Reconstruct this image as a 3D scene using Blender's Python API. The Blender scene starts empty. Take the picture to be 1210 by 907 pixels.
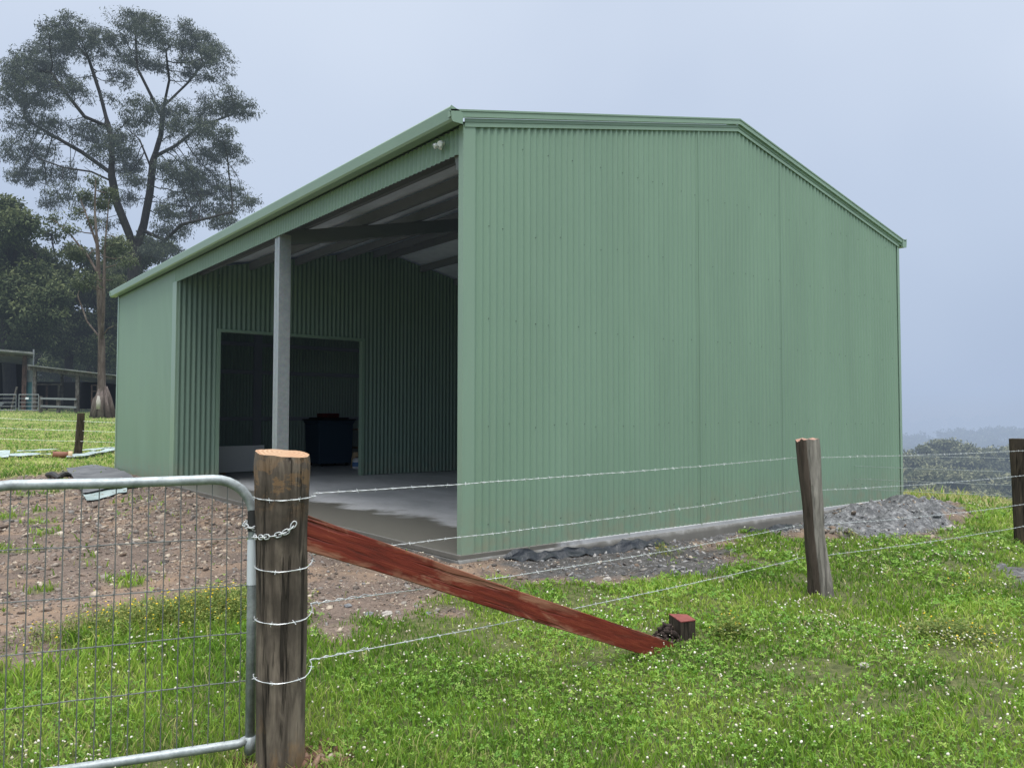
import bpy, bmesh, math, random
import numpy as np
from mathutils import Vector, Matrix, noise

R = math.radians
random.seed(7)
rng = np.random.default_rng(11)
SC = bpy.context.scene
COL = SC.collection

# ------------------------------------------------------------------ camera
FOC, PITCH, ROLL, YAW = 935.3, 0.0398, 0.0017, 0.6704      # focal length in photo pixels (1210 wide)
CAM = Vector((-4.430, -6.363, 1.350))
FW = Vector((math.sin(YAW) * math.cos(PITCH), math.cos(YAW) * math.cos(PITCH), math.sin(PITCH)))
R0 = Vector((math.cos(YAW), -math.sin(YAW), 0)); U0 = R0.cross(FW)
RT = math.cos(ROLL) * R0 + math.sin(ROLL) * U0
UP = -math.sin(ROLL) * R0 + math.cos(ROLL) * U0
def dep(u, v, D):
    """survey helper: world point seen in direction (u, v) at depth D"""
    u, v, D = float(u), float(v), float(D)
    return CAM + (FW + RT * ((u - 605) / FOC) - UP * ((v - 453.5) / FOC)) * D
def onz(u, v, z):
    d = dep(u, v, 1.0) - CAM
    return CAM + d * ((z - CAM.z) / d.z)

cam = bpy.data.cameras.new('camera'); co = bpy.data.objects.new('camera', cam); COL.objects.link(co)
cam.sensor_width = 36.0; cam.sensor_fit = 'HORIZONTAL'; cam.lens = FOC / 1210 * 36.0
cam.clip_start = 0.05; cam.clip_end = 6000
m3 = Matrix((RT, UP, -FW)).transposed()
co.matrix_world = Matrix.Translation(CAM) @ m3.to_4x4()
SC.camera = co

# ------------------------------------------------------------------ object helpers
def tag(o, label=None, cat=None, group=None, kind=None):
    if label: o['label'] = label
    if cat: o['category'] = cat
    if group: o['group'] = group
    if kind: o['kind'] = kind
    return o
def thing(name, loc, label, cat, group=None):
    o = bpy.data.objects.new(name, None); COL.objects.link(o); o.location = loc
    o.empty_display_size = 0.3
    return tag(o, label, cat, group)
BASE = {}
def base_of(o):
    while o.parent is not None: o = o.parent
    return o.location.copy()
def link(name, me, mat, parent=None, origin=None):
    """mesh in world coordinates -> object; a child keeps the base of its thing"""
    b = base_of(parent) if parent is not None else (Vector(origin) if origin is not None else None)
    if b is not None and b.length > 1e-9: me.transform(Matrix.Translation(-b))
    o = bpy.data.objects.new(name, me)
    if parent is not None: o.parent = parent
    elif b is not None: o.location = b
    for m in (mat if isinstance(mat, (list, tuple)) else [mat]): me.materials.append(m)
    COL.objects.link(o)
    return o
def obj(name, bm, mat, parent=None, origin=None, smooth=False, bevel=0):
    if bevel:
        bmesh.ops.bevel(bm, geom=[e for e in bm.edges], offset=bevel, segments=1, affect='EDGES', clamp_overlap=True)
    me = bpy.data.meshes.new(name); bm.to_mesh(me); bm.free()
    if smooth: me.polygons.foreach_set('use_smooth', [True] * len(me.polygons))
    return link(name, me, mat, parent, origin)
def np_mesh(name, verts, faces_list, mat, parent=None, origin=None, attrs=None, smooth=False):
    """verts (N,3); faces_list: list of (M,k) index arrays; attrs: {name: (N,) floats}"""
    me = bpy.data.meshes.new(name)
    verts = np.asarray(verts, dtype=np.float32)
    me.vertices.add(len(verts)); me.vertices.foreach_set('co', verts.ravel())
    loops = np.concatenate([f.ravel() for f in faces_list]).astype(np.int32)
    tot = np.concatenate([np.full(len(f), f.shape[1], dtype=np.int32) for f in faces_list])
    start = np.concatenate([[0], np.cumsum(tot)[:-1]]).astype(np.int32)
    me.loops.add(len(loops)); me.loops.foreach_set('vertex_index', loops)
    me.polygons.add(len(tot)); me.polygons.foreach_set('loop_start', start)
    me.update(calc_edges=True)
    if smooth: me.polygons.foreach_set('use_smooth', np.ones(len(tot), dtype=bool))
    for k, a in (attrs or {}).items():
        at = me.attributes.new(k, 'FLOAT', 'POINT'); at.data.foreach_set('value', np.asarray(a, dtype=np.float32))
    return link(name, me, mat, parent, origin)
def box(bm, x0, y0, z0, x1, y1, z1):
    vs = [bm.verts.new((x, y, z)) for z in (z0, z1) for y in (y0, y1) for x in (x0, x1)]
    for f in ((0, 2, 3, 1), (4, 5, 7, 6), (0, 1, 5, 4), (2, 6, 7, 3), (0, 4, 6, 2), (1, 3, 7, 5)):
        bm.faces.new([vs[i] for i in f])
    return vs
def bar(bm, a, b, w, h, up=Vector((0, 0, 1))):
    """rectangular bar a->b, w sideways, h along up"""
    a = Vector(a); b = Vector(b); d = (b - a).normalized()
    s = d.cross(up)
    if s.length < 1e-4: s = d.cross(Vector((1, 0, 0)))
    s.normalize(); t = s.cross(d).normalized()
    vs = [bm.verts.new(p + s * i * w / 2 + t * j * h / 2) for p in (a, b) for i, j in ((-1, -1), (1, -1), (1, 1), (-1, 1))]
    bm.faces.new(vs[0:4][::-1]); bm.faces.new(vs[4:8])
    for k in range(4): bm.faces.new((vs[k], vs[(k + 1) % 4], vs[4 + (k + 1) % 4], vs[4 + k]))
def tube(bm, pts, r, n=8, cap=True, closed=False):
    pts = [Vector(p) for p in pts]; N = len(pts)
    rr = r if isinstance(r, (list, tuple)) else [r] * N
    prev = None; rings = []
    for i, p in enumerate(pts):
        if closed: d = (pts[(i + 1) % N] - pts[i - 1])
        else: d = pts[min(i + 1, N - 1)] - pts[max(i - 1, 0)]
        d.normalize()
        if prev is None:
            s = d.cross(Vector((0, 0, 1)))
            if s.length < 0.1: s = d.cross(Vector((1, 0, 0)))
        else:
            s = prev - d * prev.dot(d)
        s.normalize(); prev = s; t = d.cross(s)
        rings.append([bm.verts.new(p + (s * math.cos(a) + t * math.sin(a)) * rr[i]) for a in (2 * math.pi * k / n for k in range(n))])
    for i in range(N if closed else N - 1):
        A, B = rings[i], rings[(i + 1) % N]
        for k in range(n): bm.faces.new((A[k], A[(k + 1) % n], B[(k + 1) % n], B[k]))
    if cap and not closed:
        bm.faces.new(rings[0][::-1]); bm.faces.new(rings[-1])
def BM(): return bmesh.new()

# ------------------------------------------------------------------ materials
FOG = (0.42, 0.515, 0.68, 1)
def haze_group():  # haze painted into materials: fog-coloured glow mixed over surfaces with distance
    g = bpy.data.node_groups.new('painted_haze', 'ShaderNodeTree')
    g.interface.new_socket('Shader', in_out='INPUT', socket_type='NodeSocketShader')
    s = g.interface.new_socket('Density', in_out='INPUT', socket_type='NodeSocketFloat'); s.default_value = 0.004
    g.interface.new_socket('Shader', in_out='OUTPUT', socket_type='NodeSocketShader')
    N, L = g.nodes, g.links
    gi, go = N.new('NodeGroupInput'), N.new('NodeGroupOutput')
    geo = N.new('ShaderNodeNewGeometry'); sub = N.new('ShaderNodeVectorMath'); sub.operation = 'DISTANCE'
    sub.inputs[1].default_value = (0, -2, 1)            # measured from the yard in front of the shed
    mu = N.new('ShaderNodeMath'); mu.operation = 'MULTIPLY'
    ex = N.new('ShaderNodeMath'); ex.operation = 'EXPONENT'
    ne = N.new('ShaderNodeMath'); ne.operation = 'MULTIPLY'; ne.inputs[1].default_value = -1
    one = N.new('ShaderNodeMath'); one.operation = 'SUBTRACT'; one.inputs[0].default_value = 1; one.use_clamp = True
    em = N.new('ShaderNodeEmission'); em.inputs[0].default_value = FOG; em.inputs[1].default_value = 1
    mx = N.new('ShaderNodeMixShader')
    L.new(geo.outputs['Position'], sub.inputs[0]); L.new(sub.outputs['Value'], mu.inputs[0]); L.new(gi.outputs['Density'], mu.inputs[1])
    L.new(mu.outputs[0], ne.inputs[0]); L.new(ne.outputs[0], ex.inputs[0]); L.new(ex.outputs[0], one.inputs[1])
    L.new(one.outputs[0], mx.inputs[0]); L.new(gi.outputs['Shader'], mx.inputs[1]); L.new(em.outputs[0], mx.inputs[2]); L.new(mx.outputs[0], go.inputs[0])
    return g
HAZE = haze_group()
class M:
    """small wrapper for building a node material"""
    def __init__(s, name, rough=0.7, spec=0.3, metal=0.0, haze=0.0, coord='Object'):
        s.m = bpy.data.materials.new(name); s.m.use_nodes = True
        s.N, s.L = s.m.node_tree.nodes, s.m.node_tree.links
        s.b = s.N['Principled BSDF']; s.out = s.N['Material Output']
        s.b.inputs['Roughness'].default_value = rough; s.b.inputs['Specular IOR Level'].default_value = spec
        s.b.inputs['Metallic'].default_value = metal
        tc = s.N.new('ShaderNodeTexCoord'); s.co = tc.outputs['Object']
        if coord == 'World':
            g = s.N.new('ShaderNodeNewGeometry'); s.co = g.outputs['Position']
        s.h = haze
        if haze: s.haze(haze)
    def haze(s, dens):
        g = s.N.new('ShaderNodeGroup'); g.node_tree = HAZE; g.inputs['Density'].default_value = dens
        src = s.out.inputs[0].links[0].from_socket
        s.L.new(src, g.inputs[0]); s.L.new(g.outputs[0], s.out.inputs[0])
    def map(s, scale):
        mp = s.N.new('ShaderNodeMapping'); mp.inputs['Scale'].default_value = scale; s.L.new(s.co, mp.inputs[0]); return mp.outputs[0]
    def noise(s, scale=5, detail=4, rough=0.6, vec=None, dist=0):
        n = s.N.new('ShaderNodeTexNoise'); n.inputs['Scale'].default_value = scale; n.inputs['Detail'].default_value = detail
        n.inputs['Roughness'].default_value = rough; n.inputs['Distortion'].default_value = dist
        s.L.new(vec or s.co, n.inputs['Vector']); return n.outputs['Fac']
    def voro(s, scale=5, vec=None, out='Distance', feature='F1'):
        n = s.N.new('ShaderNodeTexVoronoi'); n.feature = feature; n.inputs['Scale'].default_value = scale
        s.L.new(vec or s.co, n.inputs['Vector']); return n.outputs[out]
    def ramp(s, fac, stops):
        r = s.N.new('ShaderNodeValToRGB'); el = r.color_ramp.elements
        while len(el) < len(stops): el.new(0.5)
        for e, (p, c) in zip(el, stops):
            e.position = p; e.color = (c[0], c[1], c[2], 1) if isinstance(c, (tuple, list)) else (c, c, c, 1)
        s.L.new(fac, r.inputs[0]); return r.outputs[0]
    def mix(s, fac, a, b, mode='MIX'):
        n = s.N.new('ShaderNodeMix'); n.data_type = 'RGBA'; n.blend_type = mode
        for k, v in ((0, fac), (6, a), (7, b)):
            if isinstance(v, (int, float)): n.inputs[k].default_value = v if k == 0 else (v, v, v, 1)
            elif isinstance(v, tuple): n.inputs[k].default_value = (*v[:3], 1)
            else: s.L.new(v, n.inputs[k])
        return n.outputs[2]
    def math(s, op, a, b=0.0, clamp=False):
        n = s.N.new('ShaderNodeMath'); n.operation = op; n.use_clamp = clamp
        for k, v in ((0, a), (1, b)):
            if isinstance(v, (int, float)): n.inputs[k].default_value = v
            else: s.L.new(v, n.inputs[k])
        return n.outputs[0]
    def attr(s, name):
        n = s.N.new('ShaderNodeAttribute'); n.attribute_name = name; return n.outputs['Fac']
    def axis(s, k, vec=None):
        n = s.N.new('ShaderNodeSeparateXYZ'); s.L.new(vec or s.co, n.inputs[0]); return n.outputs[k]
    def color(s, c):
        if isinstance(c, tuple): s.b.inputs['Base Color'].default_value = (*c, 1)
        else: s.L.new(c, s.b.inputs['Base Color'])
        return s
    def rough(s, v): s.L.new(v, s.b.inputs['Roughness']); return s
    def bump(s, h, strength=0.3, dist=0.01):
        n = s.N.new('ShaderNodeBump'); n.inputs['Strength'].default_value = strength; n.inputs['Distance'].default_value = dist
        s.L.new(h, n.inputs['Height']); s.L.new(n.outputs[0], s.b.inputs['Normal']); return s
    def translucent(s, colsock, w=0.35):
        t = s.N.new('ShaderNodeBsdfTranslucent')
        if isinstance(colsock, tuple): t.inputs[0].default_value = (*colsock, 1)
        else: s.L.new(colsock, t.inputs[0])
        mx = s.N.new('ShaderNodeMixShader'); mx.inputs[0].default_value = w
        s.L.new(s.b.outputs[0], mx.inputs[1]); s.L.new(t.outputs[0], mx.inputs[2])
        s.L.new(mx.outputs[0], s.out.inputs[0])
        return s

MT = {}
def build_materials():
    # painted steel sheet: faint streaks, dust near the bottom, satin sheen
    for nm, c, rg in (('green_sheet', (0.180, 0.280, 0.205), 0.36), ('green_trim', (0.205, 0.305, 0.230), 0.32), ('green_shaded', (0.135, 0.212, 0.165), 0.5)):  # last one: the sheet green darkened to paint in interior shade
        m = M(nm, rg, 0.5, coord='World')
        n = m.noise(1.3, 5, 0.6, m.map((1, 1, 0.25)))
        n2 = m.noise(9, 3, 0.5, m.map((1, 1, 0.06)))
        c1 = m.mix(m.ramp(n, [(0.3, 0.0), (0.7, 1.0)]), tuple(x * 0.93 for x in c), tuple(x * 1.06 for x in c))
        c2 = m.mix(m.math('MULTIPLY', m.ramp(n2, [(0.5, 0.0), (0.8, 1.0)]), 0.14), c1, (0.26, 0.34, 0.27))
        z = m.axis(2)
        dust = m.math('MULTIPLY', m.math('SUBTRACT', 1.0, m.math('MULTIPLY', z, 1.8), True), m.ramp(m.noise(6, 4), [(0.35, 0.0), (0.75, 0.8)]))
        m.color(m.mix(dust, c2, (0.24, 0.235, 0.17))).rough(m.math('ADD', rg - 0.06, m.math('MULTIPLY', n, 0.14)))
        m.haze(0.0005)
        MT[nm] = m.m
    m = M('galvanised', 0.42, 0.5, 0.25, coord='World')
    v = m.voro(55, None, 'Color'); n = m.noise(14, 3)
    m.color(m.mix(0.10, m.ramp(n, [(0.3, (0.27, 0.305, 0.32)), (0.75, (0.35, 0.385, 0.40))]), v, 'SOFT_LIGHT')).bump(n, 0.05)
    MT['galv'] = m.m
    m = M('gate_pipe', 0.5, 0.45, 0.35, coord='World')
    n = m.noise(18, 5, 0.7); n2 = m.noise(60, 2)
    m.color(m.mix(m.ramp(n2, [(0.55, 0.0), (0.75, 0.35)]), m.ramp(n, [(0.3, (0.22, 0.25, 0.26)), (0.55, (0.36, 0.40, 0.41)), (0.8, (0.50, 0.54, 0.55))]), (0.16, 0.15, 0.13))).bump(n, 0.08)
    MT['pipe'] = m.m
    MT['pale_tape'] = M('pale_tape', 0.5, 0.4).color((0.62, 0.68, 0.72)).m
    MT['seam'] = M('lap_shadow_edge', 0.6, 0.3).color((0.095, 0.155, 0.12)).m  # dark green draws the shadow line of each sheet lap as colour
    MT['wire'] = M('wire', 0.45, 0.5, 0.4).color((0.55, 0.58, 0.60)).m
    MT['barb'] = M('barbed_wire', 0.4, 0.5, 0.25).color((0.56, 0.59, 0.60)).m
    MT['mesh_wire'] = M('mesh_wire', 0.55, 0.4, 0.4).color((0.17, 0.18, 0.18)).m
    MT['dark_rubber'] = M('dark_rubber', 0.6, 0.3).color((0.035, 0.035, 0.035)).m
    # insulation blanket under the roof
    m = M('roof_blanket', 0.5, 0.5, 0.2, coord='World')
    n = m.noise(3, 4); m.color(m.ramp(n, [(0.3, (0.58, 0.67, 0.73)), (0.7, (0.74, 0.82, 0.88))])).bump(m.noise(14, 4), 0.35, 0.03)
    m.haze(0.001); MT['blanket'] = m.m
    MT['steel_dark'] = M('dark_steel', 0.55, 0.4, 0.3, haze=0.0008).color((0.16, 0.18, 0.19)).m
    # concrete
    m = M('concrete', 0.7, 0.35, coord='World')
    n = m.noise(1.1, 6, 0.62, m.map((1, 0.55, 1)), 0.4); n2 = m.noise(9, 6, 0.7)
    dry = m.ramp(n, [(0.25, (0.30, 0.31, 0.32)), (0.5, (0.41, 0.42, 0.43)), (0.8, (0.54, 0.55, 0.57))])
    dry = m.mix(m.ramp(n2, [(0.45, 0.0), (0.8, 0.35)]), dry, (0.24, 0.245, 0.24))
    x = m.axis(0); y = m.axis(1)
    edge = m.math('ADD', m.math('ADD', x, m.math('MULTIPLY', m.noise(0.9, 5, 0.6), -1.7)), m.math('MULTIPLY', y, 0.06))
    wet = m.ramp(m.math('ADD', m.math('SUBTRACT', 0.55, edge), m.math('MULTIPLY', m.math('SUBTRACT', n2, 0.5), 0.25)), [(0.0, 0.0), (0.20, 1.0)])
    m.color(m.mix(wet, dry, m.mix(n2, (0.105, 0.10, 0.088), (0.17, 0.165, 0.145))))
    m.rough(m.mix(wet, m.ramp(n2, [(0, 0.55), (1, 0.8)]), 0.33)).bump(n2, 0.12)
    MT['concrete'] = m.m
    m = M('footing', 0.85, 0.2, coord='World')
    n = m.noise(5, 6, 0.7); z = m.axis(2)
    m.color(m.mix(m.ramp(m.math('ADD', z, m.math('MULTIPLY', n, 0.16)), [(0.0, 0.75), (0.06, 0.0)]), m.ramp(n, [(0.3, (0.14, 0.142, 0.14)), (0.7, (0.27, 0.272, 0.265))]), (0.12, 0.115, 0.10))).bump(n, 0.4)
    MT['footing'] = m.m
    # weathered hardwood posts
    def wood(nm, stops, zscale=0.12, crack=0.9, off=0.0, extra=None, haze=0):
        m = M(nm, 0.85, 0.2, haze=haze)
        v = m.map((1, 1, zscale)); n = m.noise(22, 7, 0.7, v, 0.6); n2 = m.noise(3.2, 4, 0.6)
        c = m.ramp(n, stops)
        cr = m.ramp(m.noise(34, 3, 0.6, m.map((1, 1, 0.05))), [(0.36, 1.0), (0.43, 0.0)])
        c = m.mix(m.math('MULTIPLY', cr, crack), c, (0.012, 0.010, 0.008))
        c = m.mix(m.ramp(n2, [(0.42, 0.0), (0.6, 0.75)]), c, m.mix(n, (0.018, 0.015, 0.012), (0.075, 0.062, 0.05)))
        if extra: c = extra(m, c, n)
        m.color(c).bump(m.math('SUBTRACT', n, cr), 0.8, 0.012)
        return m.m
    def tan_patches(m, c, n):
        z = m.axis(2)
        top = m.ramp(m.math('ADD', z, m.math('MULTIPLY', m.noise(7, 4), 0.5)), [(0.0, 0.0)] * 1 + [(1.0, 0.0)])
        # bark lost under the top cut and near the base, showing tan sapwood
        a = m.math('MULTIPLY', m.ramp(m.noise(8, 5, 0.7, m.map((1, 1, 1.4))), [(0.49, 0.0), (0.54, 1.0)]),
                   m.math('SUBTRACT', 1.0, m.math('MULTIPLY', m.math('ABSOLUTE', m.math('SUBTRACT', z, 1.25)), 5.5), True))
        b = m.math('MULTIPLY', m.ramp(m.noise(5, 5, 0.7, m.map((1, 1, 0.6))), [(0.5, 0.0), (0.6, 1.0)]),
                   m.math('SUBTRACT', 1.0, m.math('MULTIPLY', m.math('ABSOLUTE', m.math('SUBTRACT', z, 0.12)), 4.5), True))
        c = m.mix(m.math('MULTIPLY', a, 0.55), c, m.mix(n, (0.16, 0.09, 0.04), (0.36, 0.22, 0.11)))
        c = m.mix(m.math('MULTIPLY', b, 0.7), c, m.mix(n, (0.13, 0.075, 0.03), (0.28, 0.17, 0.08)))
        # paler, greyer weathered band halfway down
        g = m.math('MULTIPLY', m.ramp(m.noise(4, 4, 0.6, m.map((1, 1, 0.35))), [(0.5, 0.0), (0.62, 1.0)]),
                   m.math('SUBTRACT', 1.0, m.math('MULTIPLY', m.math('ABSOLUTE', m.math('SUBTRACT', z, 0.5)), 1.9), True))
        return m.mix(m.math('MULTIPLY', g, 0.8), c, m.mix(n, (0.17, 0.135, 0.10), (0.38, 0.32, 0.25)))
    MT['post_round'] = wood('old_round_post', [(0.25, (0.035, 0.028, 0.022)), (0.5, (0.115, 0.094, 0.075)), (0.8, (0.27, 0.225, 0.175))], extra=tan_patches)
    def split_faces(m, c, n):
        x, y, z = m.axis(0), m.axis(1), m.axis(2)
        k = m.math('ADD', m.math('ADD', m.math('MULTIPLY', x, 0.78), m.math('MULTIPLY', y, -0.62)), m.math('MULTIPLY', z, 0.085))
        k = m.math('ADD', k, m.math('MULTIPLY', m.math('SUBTRACT', m.noise(9, 4, 0.6, m.map((1, 1, 0.25))), 0.5), 0.05))
        c = m.mix(0.8, c, m.mix(m.ramp(n, [(0.3, 0.0), (0.65, 1.0)]), (0.075, 0.068, 0.060), (0.33, 0.31, 0.28)))
        return m.mix(m.ramp(m.math('ADD', k, 0.5), [(0.472, 0.9), (0.482, 0.0)]), c, m.mix(n, (0.02, 0.016, 0.013), (0.085, 0.06, 0.045)))
    MT['post_split'] = wood('old_split_post', [(0.25, (0.07, 0.062, 0.052)), (0.5, (0.18, 0.158, 0.132)), (0.8, (0.31, 0.275, 0.24))], extra=split_faces)
    MT['post_dark'] = wood('dark_post', [(0.25, (0.02, 0.016, 0.013)), (0.5, (0.05, 0.04, 0.03)), (0.8, (0.12, 0.09, 0.06))])
    MT['far_timber'] = wood('far_timber', [(0.25, (0.08, 0.075, 0.07)), (0.5, (0.14, 0.13, 0.12)), (0.8, (0.24, 0.22, 0.20))], haze=0.0007)
    MT['far_red'] = wood('far_red_timber', [(0.25, (0.06, 0.035, 0.03)), (0.5, (0.11, 0.065, 0.055)), (0.8, (0.18, 0.12, 0.10))], haze=0.0007)
    m = M('fresh_cut', 0.75, 0.2)
    v = m.map((1, 1, 1)); r = m.N.new('ShaderNodeTexWave'); r.wave_type = 'RINGS'; r.rings_direction = 'Z'
    r.inputs['Scale'].default_value = 16; r.inputs['Distortion'].default_value = 2.5; m.L.new(v, r.inputs[0])
    m.color(m.mix(m.ramp(m.noise(9, 5), [(0.45, 0.0), (0.75, 0.6)]), m.ramp(r.outputs['Fac'], [(0.2, (0.33, 0.20, 0.12)), (0.8, (0.44, 0.30, 0.19))]), (0.36, 0.17, 0.09)))
    MT['cut'] = m.m
    m = M('pink_cut', 0.8, 0.2); m.color(m.ramp(m.noise(20, 4), [(0.3, (0.28, 0.15, 0.11)), (0.7, (0.46, 0.30, 0.24))])); MT['pink_cut'] = m.m
    # red stained timber
    m = M('red_timber', 0.62, 0.35)
    v = m.map((0.10, 1, 1)); n = m.noise(34, 7, 0.7, v, 0.5); n2 = m.noise(3.2, 5, 0.65, m.map((0.6, 1, 2.2)), 0.8)
    z = m.axis(2)
    red = m.ramp(n, [(0.25, (0.045, 0.010, 0.006)), (0.5, (0.150, 0.020, 0.010)), (0.8, (0.26, 0.055, 0.025))])
    worn = m.math('MULTIPLY', m.ramp(m.math('ADD', n2, m.math('MULTIPLY', m.math('ABSOLUTE', m.math('ADD', z, 0.0)), 2.6)), [(0.62, 0.0), (0.70, 1.0)]), m.ramp(n, [(0.30, 0.25), (0.62, 0.95)]))
    c = m.mix(m.math('MULTIPLY', worn, 0.8), red, m.mix(n, (0.20, 0.07, 0.04), (0.42, 0.24, 0.15)))
    cr = m.ramp(m.noise(30, 2, 0.5, m.map((0.04, 1, 1))), [(0.33, 1.0), (0.38, 0.0)])
    m.color(m.mix(m.math('MULTIPLY', cr, 0.4), c, (0.012, 0.006, 0.005))).bump(m.math('SUBTRACT', n, cr), 0.6, 0.008)
    MT['red'] = m.m
    m = M('red_top', 0.6, 0.35); m.color(m.ramp(m.noise(18, 4), [(0.3, (0.14, 0.035, 0.032)), (0.7, (0.24, 0.07, 0.06))])); MT['red_top'] = m.m
    # interior things
    MT['bin_blue'] = M('dark_blue_plastic', 0.5, 0.4).color((0.045, 0.075, 0.115)).m
    MT['bin_black'] = M('black_plastic', 0.5, 0.4).color((0.025, 0.030, 0.038)).m
    MT['dull_red'] = M('dull_red', 0.6, 0.3).color((0.10, 0.02, 0.02)).m
    MT['white_board'] = M('white_board', 0.5, 0.4).color((0.80, 0.81, 0.82)).m
    MT['white_plastic'] = M('white_plastic', 0.4, 0.5).color((0.72, 0.74, 0.76)).m
    MT['blue_label'] = M('blue_label', 0.5, 0.4).color((0.10, 0.22, 0.45)).m
    MT['raw_pine'] = M('raw_timber', 0.7, 0.3).color((0.33, 0.23, 0.14)).m
    MT['tan_paper'] = M('tan_paper', 0.8, 0.2).color((0.50, 0.38, 0.24)).m
    m = M('lamp_glass', 0.15, 0.6); m.color((0.75, 0.80, 0.86)); MT['lamp_lens'] = m.m
    MT['lamp_body'] = M('lamp_body', 0.35, 0.5).color((0.70, 0.72, 0.75)).m
    m = M('black_film', 0.35, 0.5); m.color((0.02, 0.024, 0.03)).bump(m.noise(14, 5), 0.7, 0.03); MT['film'] = m.m
    m = M('grey_mat', 0.8, 0.25, coord='World'); m.color(m.ramp(m.noise(3, 5), [(0.3, (0.085, 0.09, 0.10)), (0.7, (0.17, 0.175, 0.185))])).bump(m.noise(8, 4), 0.4, 0.02); MT['mat'] = m.m
    m = M('pale_sheet', 0.4, 0.4, coord='World'); m.color(m.ramp(m.noise(4, 4), [(0.3, (0.24, 0.31, 0.31)), (0.7, (0.42, 0.50, 0.50))])); MT['pale_sheet'] = m.m
    MT['terracotta'] = M('terracotta', 0.7, 0.3).color((0.22, 0.10, 0.07)).m
    # stones
    m = M('stone', 0.85, 0.25, coord='World')
    t = m.attr('tint'); n = m.noise(60, 3)
    c = m.ramp(t, [(0.0, (0.070, 0.064, 0.060)), (0.25, (0.15, 0.118, 0.096)), (0.45, (0.215, 0.160, 0.122)), (0.65, (0.19, 0.182, 0.172)), (0.85, (0.33, 0.265, 0.20)), (0.99, (0.44, 0.39, 0.32))])
    m.color(m.mix(0.5, c, m.ramp(n, [(0.3, 0.3), (0.7, 0.75)]), 'OVERLAY')).bump(n, 0.3, 0.004)
    MT['stones'] = m.m
    m = M('pale_rock', 0.85, 0.25); n = m.noise(9, 5, 0.7)
    m.color(m.ramp(n, [(0.3, (0.24, 0.22, 0.20)), (0.7, (0.50, 0.47, 0.43))])).bump(n, 0.6, 0.02); MT['pale_rock'] = m.m
    m = M('grey_rock', 0.85, 0.25); n = m.noise(9, 5, 0.7)
    m.color(m.ramp(n, [(0.3, (0.10, 0.105, 0.115)), (0.7, (0.27, 0.28, 0.29))])).bump(n, 0.6, 0.02); MT['grey_rock'] = m.m
    # grass, clover
    for nm, a, b, c_, dry, w in (('grass', (0.085, 0.185, 0.015), (0.215, 0.385, 0.030), (0.38, 0.53, 0.08), (0.52, 0.48, 0.22), 0.40),
                              ('clover', (0.070, 0.180, 0.020), (0.155, 0.325, 0.038), (0.27, 0.43, 0.08), (0.36, 0.48, 0.11), 0.34)):
        m = M(nm, 0.6, 0.3, coord='World')
        t = m.attr('tint'); big = m.noise(0.9, 4, 0.6)
        c = m.ramp(t, [(0.0, a), (0.5, b), (0.90, c_), (0.98, dry)])
        c = m.mix(m.ramp(big, [(0.40, 0.0), (0.66, 0.5)]), c, m.mix(t, tuple(x * 1.5 for x in a), (0.36, 0.43, 0.08)))
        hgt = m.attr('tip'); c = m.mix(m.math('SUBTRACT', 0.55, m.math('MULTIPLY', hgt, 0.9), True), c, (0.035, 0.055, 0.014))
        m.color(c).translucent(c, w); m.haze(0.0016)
        MT[nm] = m.m
    m = M('clover_petal', 0.7, 0.2); m.color(m.ramp(m.attr('tint'), [(0, (0.34, 0.27, 0.19)), (0.4, (0.55, 0.53, 0.42)), (1, (0.74, 0.72, 0.62))])); MT['petal'] = m.m
    MT['yellow'] = M('yellow_petal', 0.6, 0.3).color((0.75, 0.52, 0.03)).m
    m = M('weed_leaf', 0.6, 0.3); c = m.ramp(m.attr('tint'), [(0.0, (0.07, 0.13, 0.025)), (0.6, (0.20, 0.27, 0.06)), (1.0, (0.36, 0.35, 0.10))]); m.color(c).translucent(c, 0.3); MT['weed'] = m.m
    # ground
    m = M('ground', 0.95, 0.15, coord='World')
    gm, sm, fm = m.attr('gravel'), m.attr('soil'), m.attr('far')
    n = m.noise(40, 6, 0.7); nb = m.noise(2.2, 6, 0.65); nf = m.noise(160, 3, 0.6)
    grav = m.ramp(m.math('ADD', m.math('MULTIPLY', n, 0.6), m.math('MULTIPLY', nb, 0.4)), [(0.32, (0.065, 0.054, 0.048)), (0.48, (0.145, 0.112, 0.092)), (0.58, (0.21, 0.162, 0.132)), (0.72, (0.29, 0.24, 0.20))])
    soil = None
    grav = m.mix(m.ramp(m.noise(1.2, 5, 0.6), [(0.50, 0.0), (0.66, 0.75)]), grav, m.mix(nf, (0.23, 0.155, 0.10), (0.36, 0.26, 0.18)))
    soil = m.ramp(m.noise(13, 7, 0.75), [(0.30, (0.05, 0.052, 0.055)), (0.5, (0.135, 0.138, 0.142)), (0.68, (0.36, 0.365, 0.37))])
    soil = m.mix(m.ramp(m.math('MULTIPLY', m.axis(0), 0.1), [(0.32, 0.0), (0.50, 1.0)]), m.mix(0.62, soil, (0.055, 0.047, 0.040)), soil)
    under = m.ramp(m.noise(20, 6, 0.7), [(0.3, (0.045, 0.058, 0.022)), (0.55, (0.11, 0.125, 0.048)), (0.75, (0.21, 0.185, 0.10))])
    far = m.ramp(m.math('ADD', m.math('MULTIPLY', m.noise(0.35, 6, 0.6), 0.55), m.math('MULTIPLY', m.noise(6, 5, 0.7, m.map((1, 0.4, 1))), 0.45)),
                 [(0.32, (0.10, 0.14, 0.035)), (0.5, (0.19, 0.235, 0.055)), (0.62, (0.28, 0.29, 0.10)), (0.75, (0.36, 0.34, 0.16))])
    c = m.mix(fm, under, far)
    c = m.mix(gm, c, grav); c = m.mix(sm, c, soil)
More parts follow.
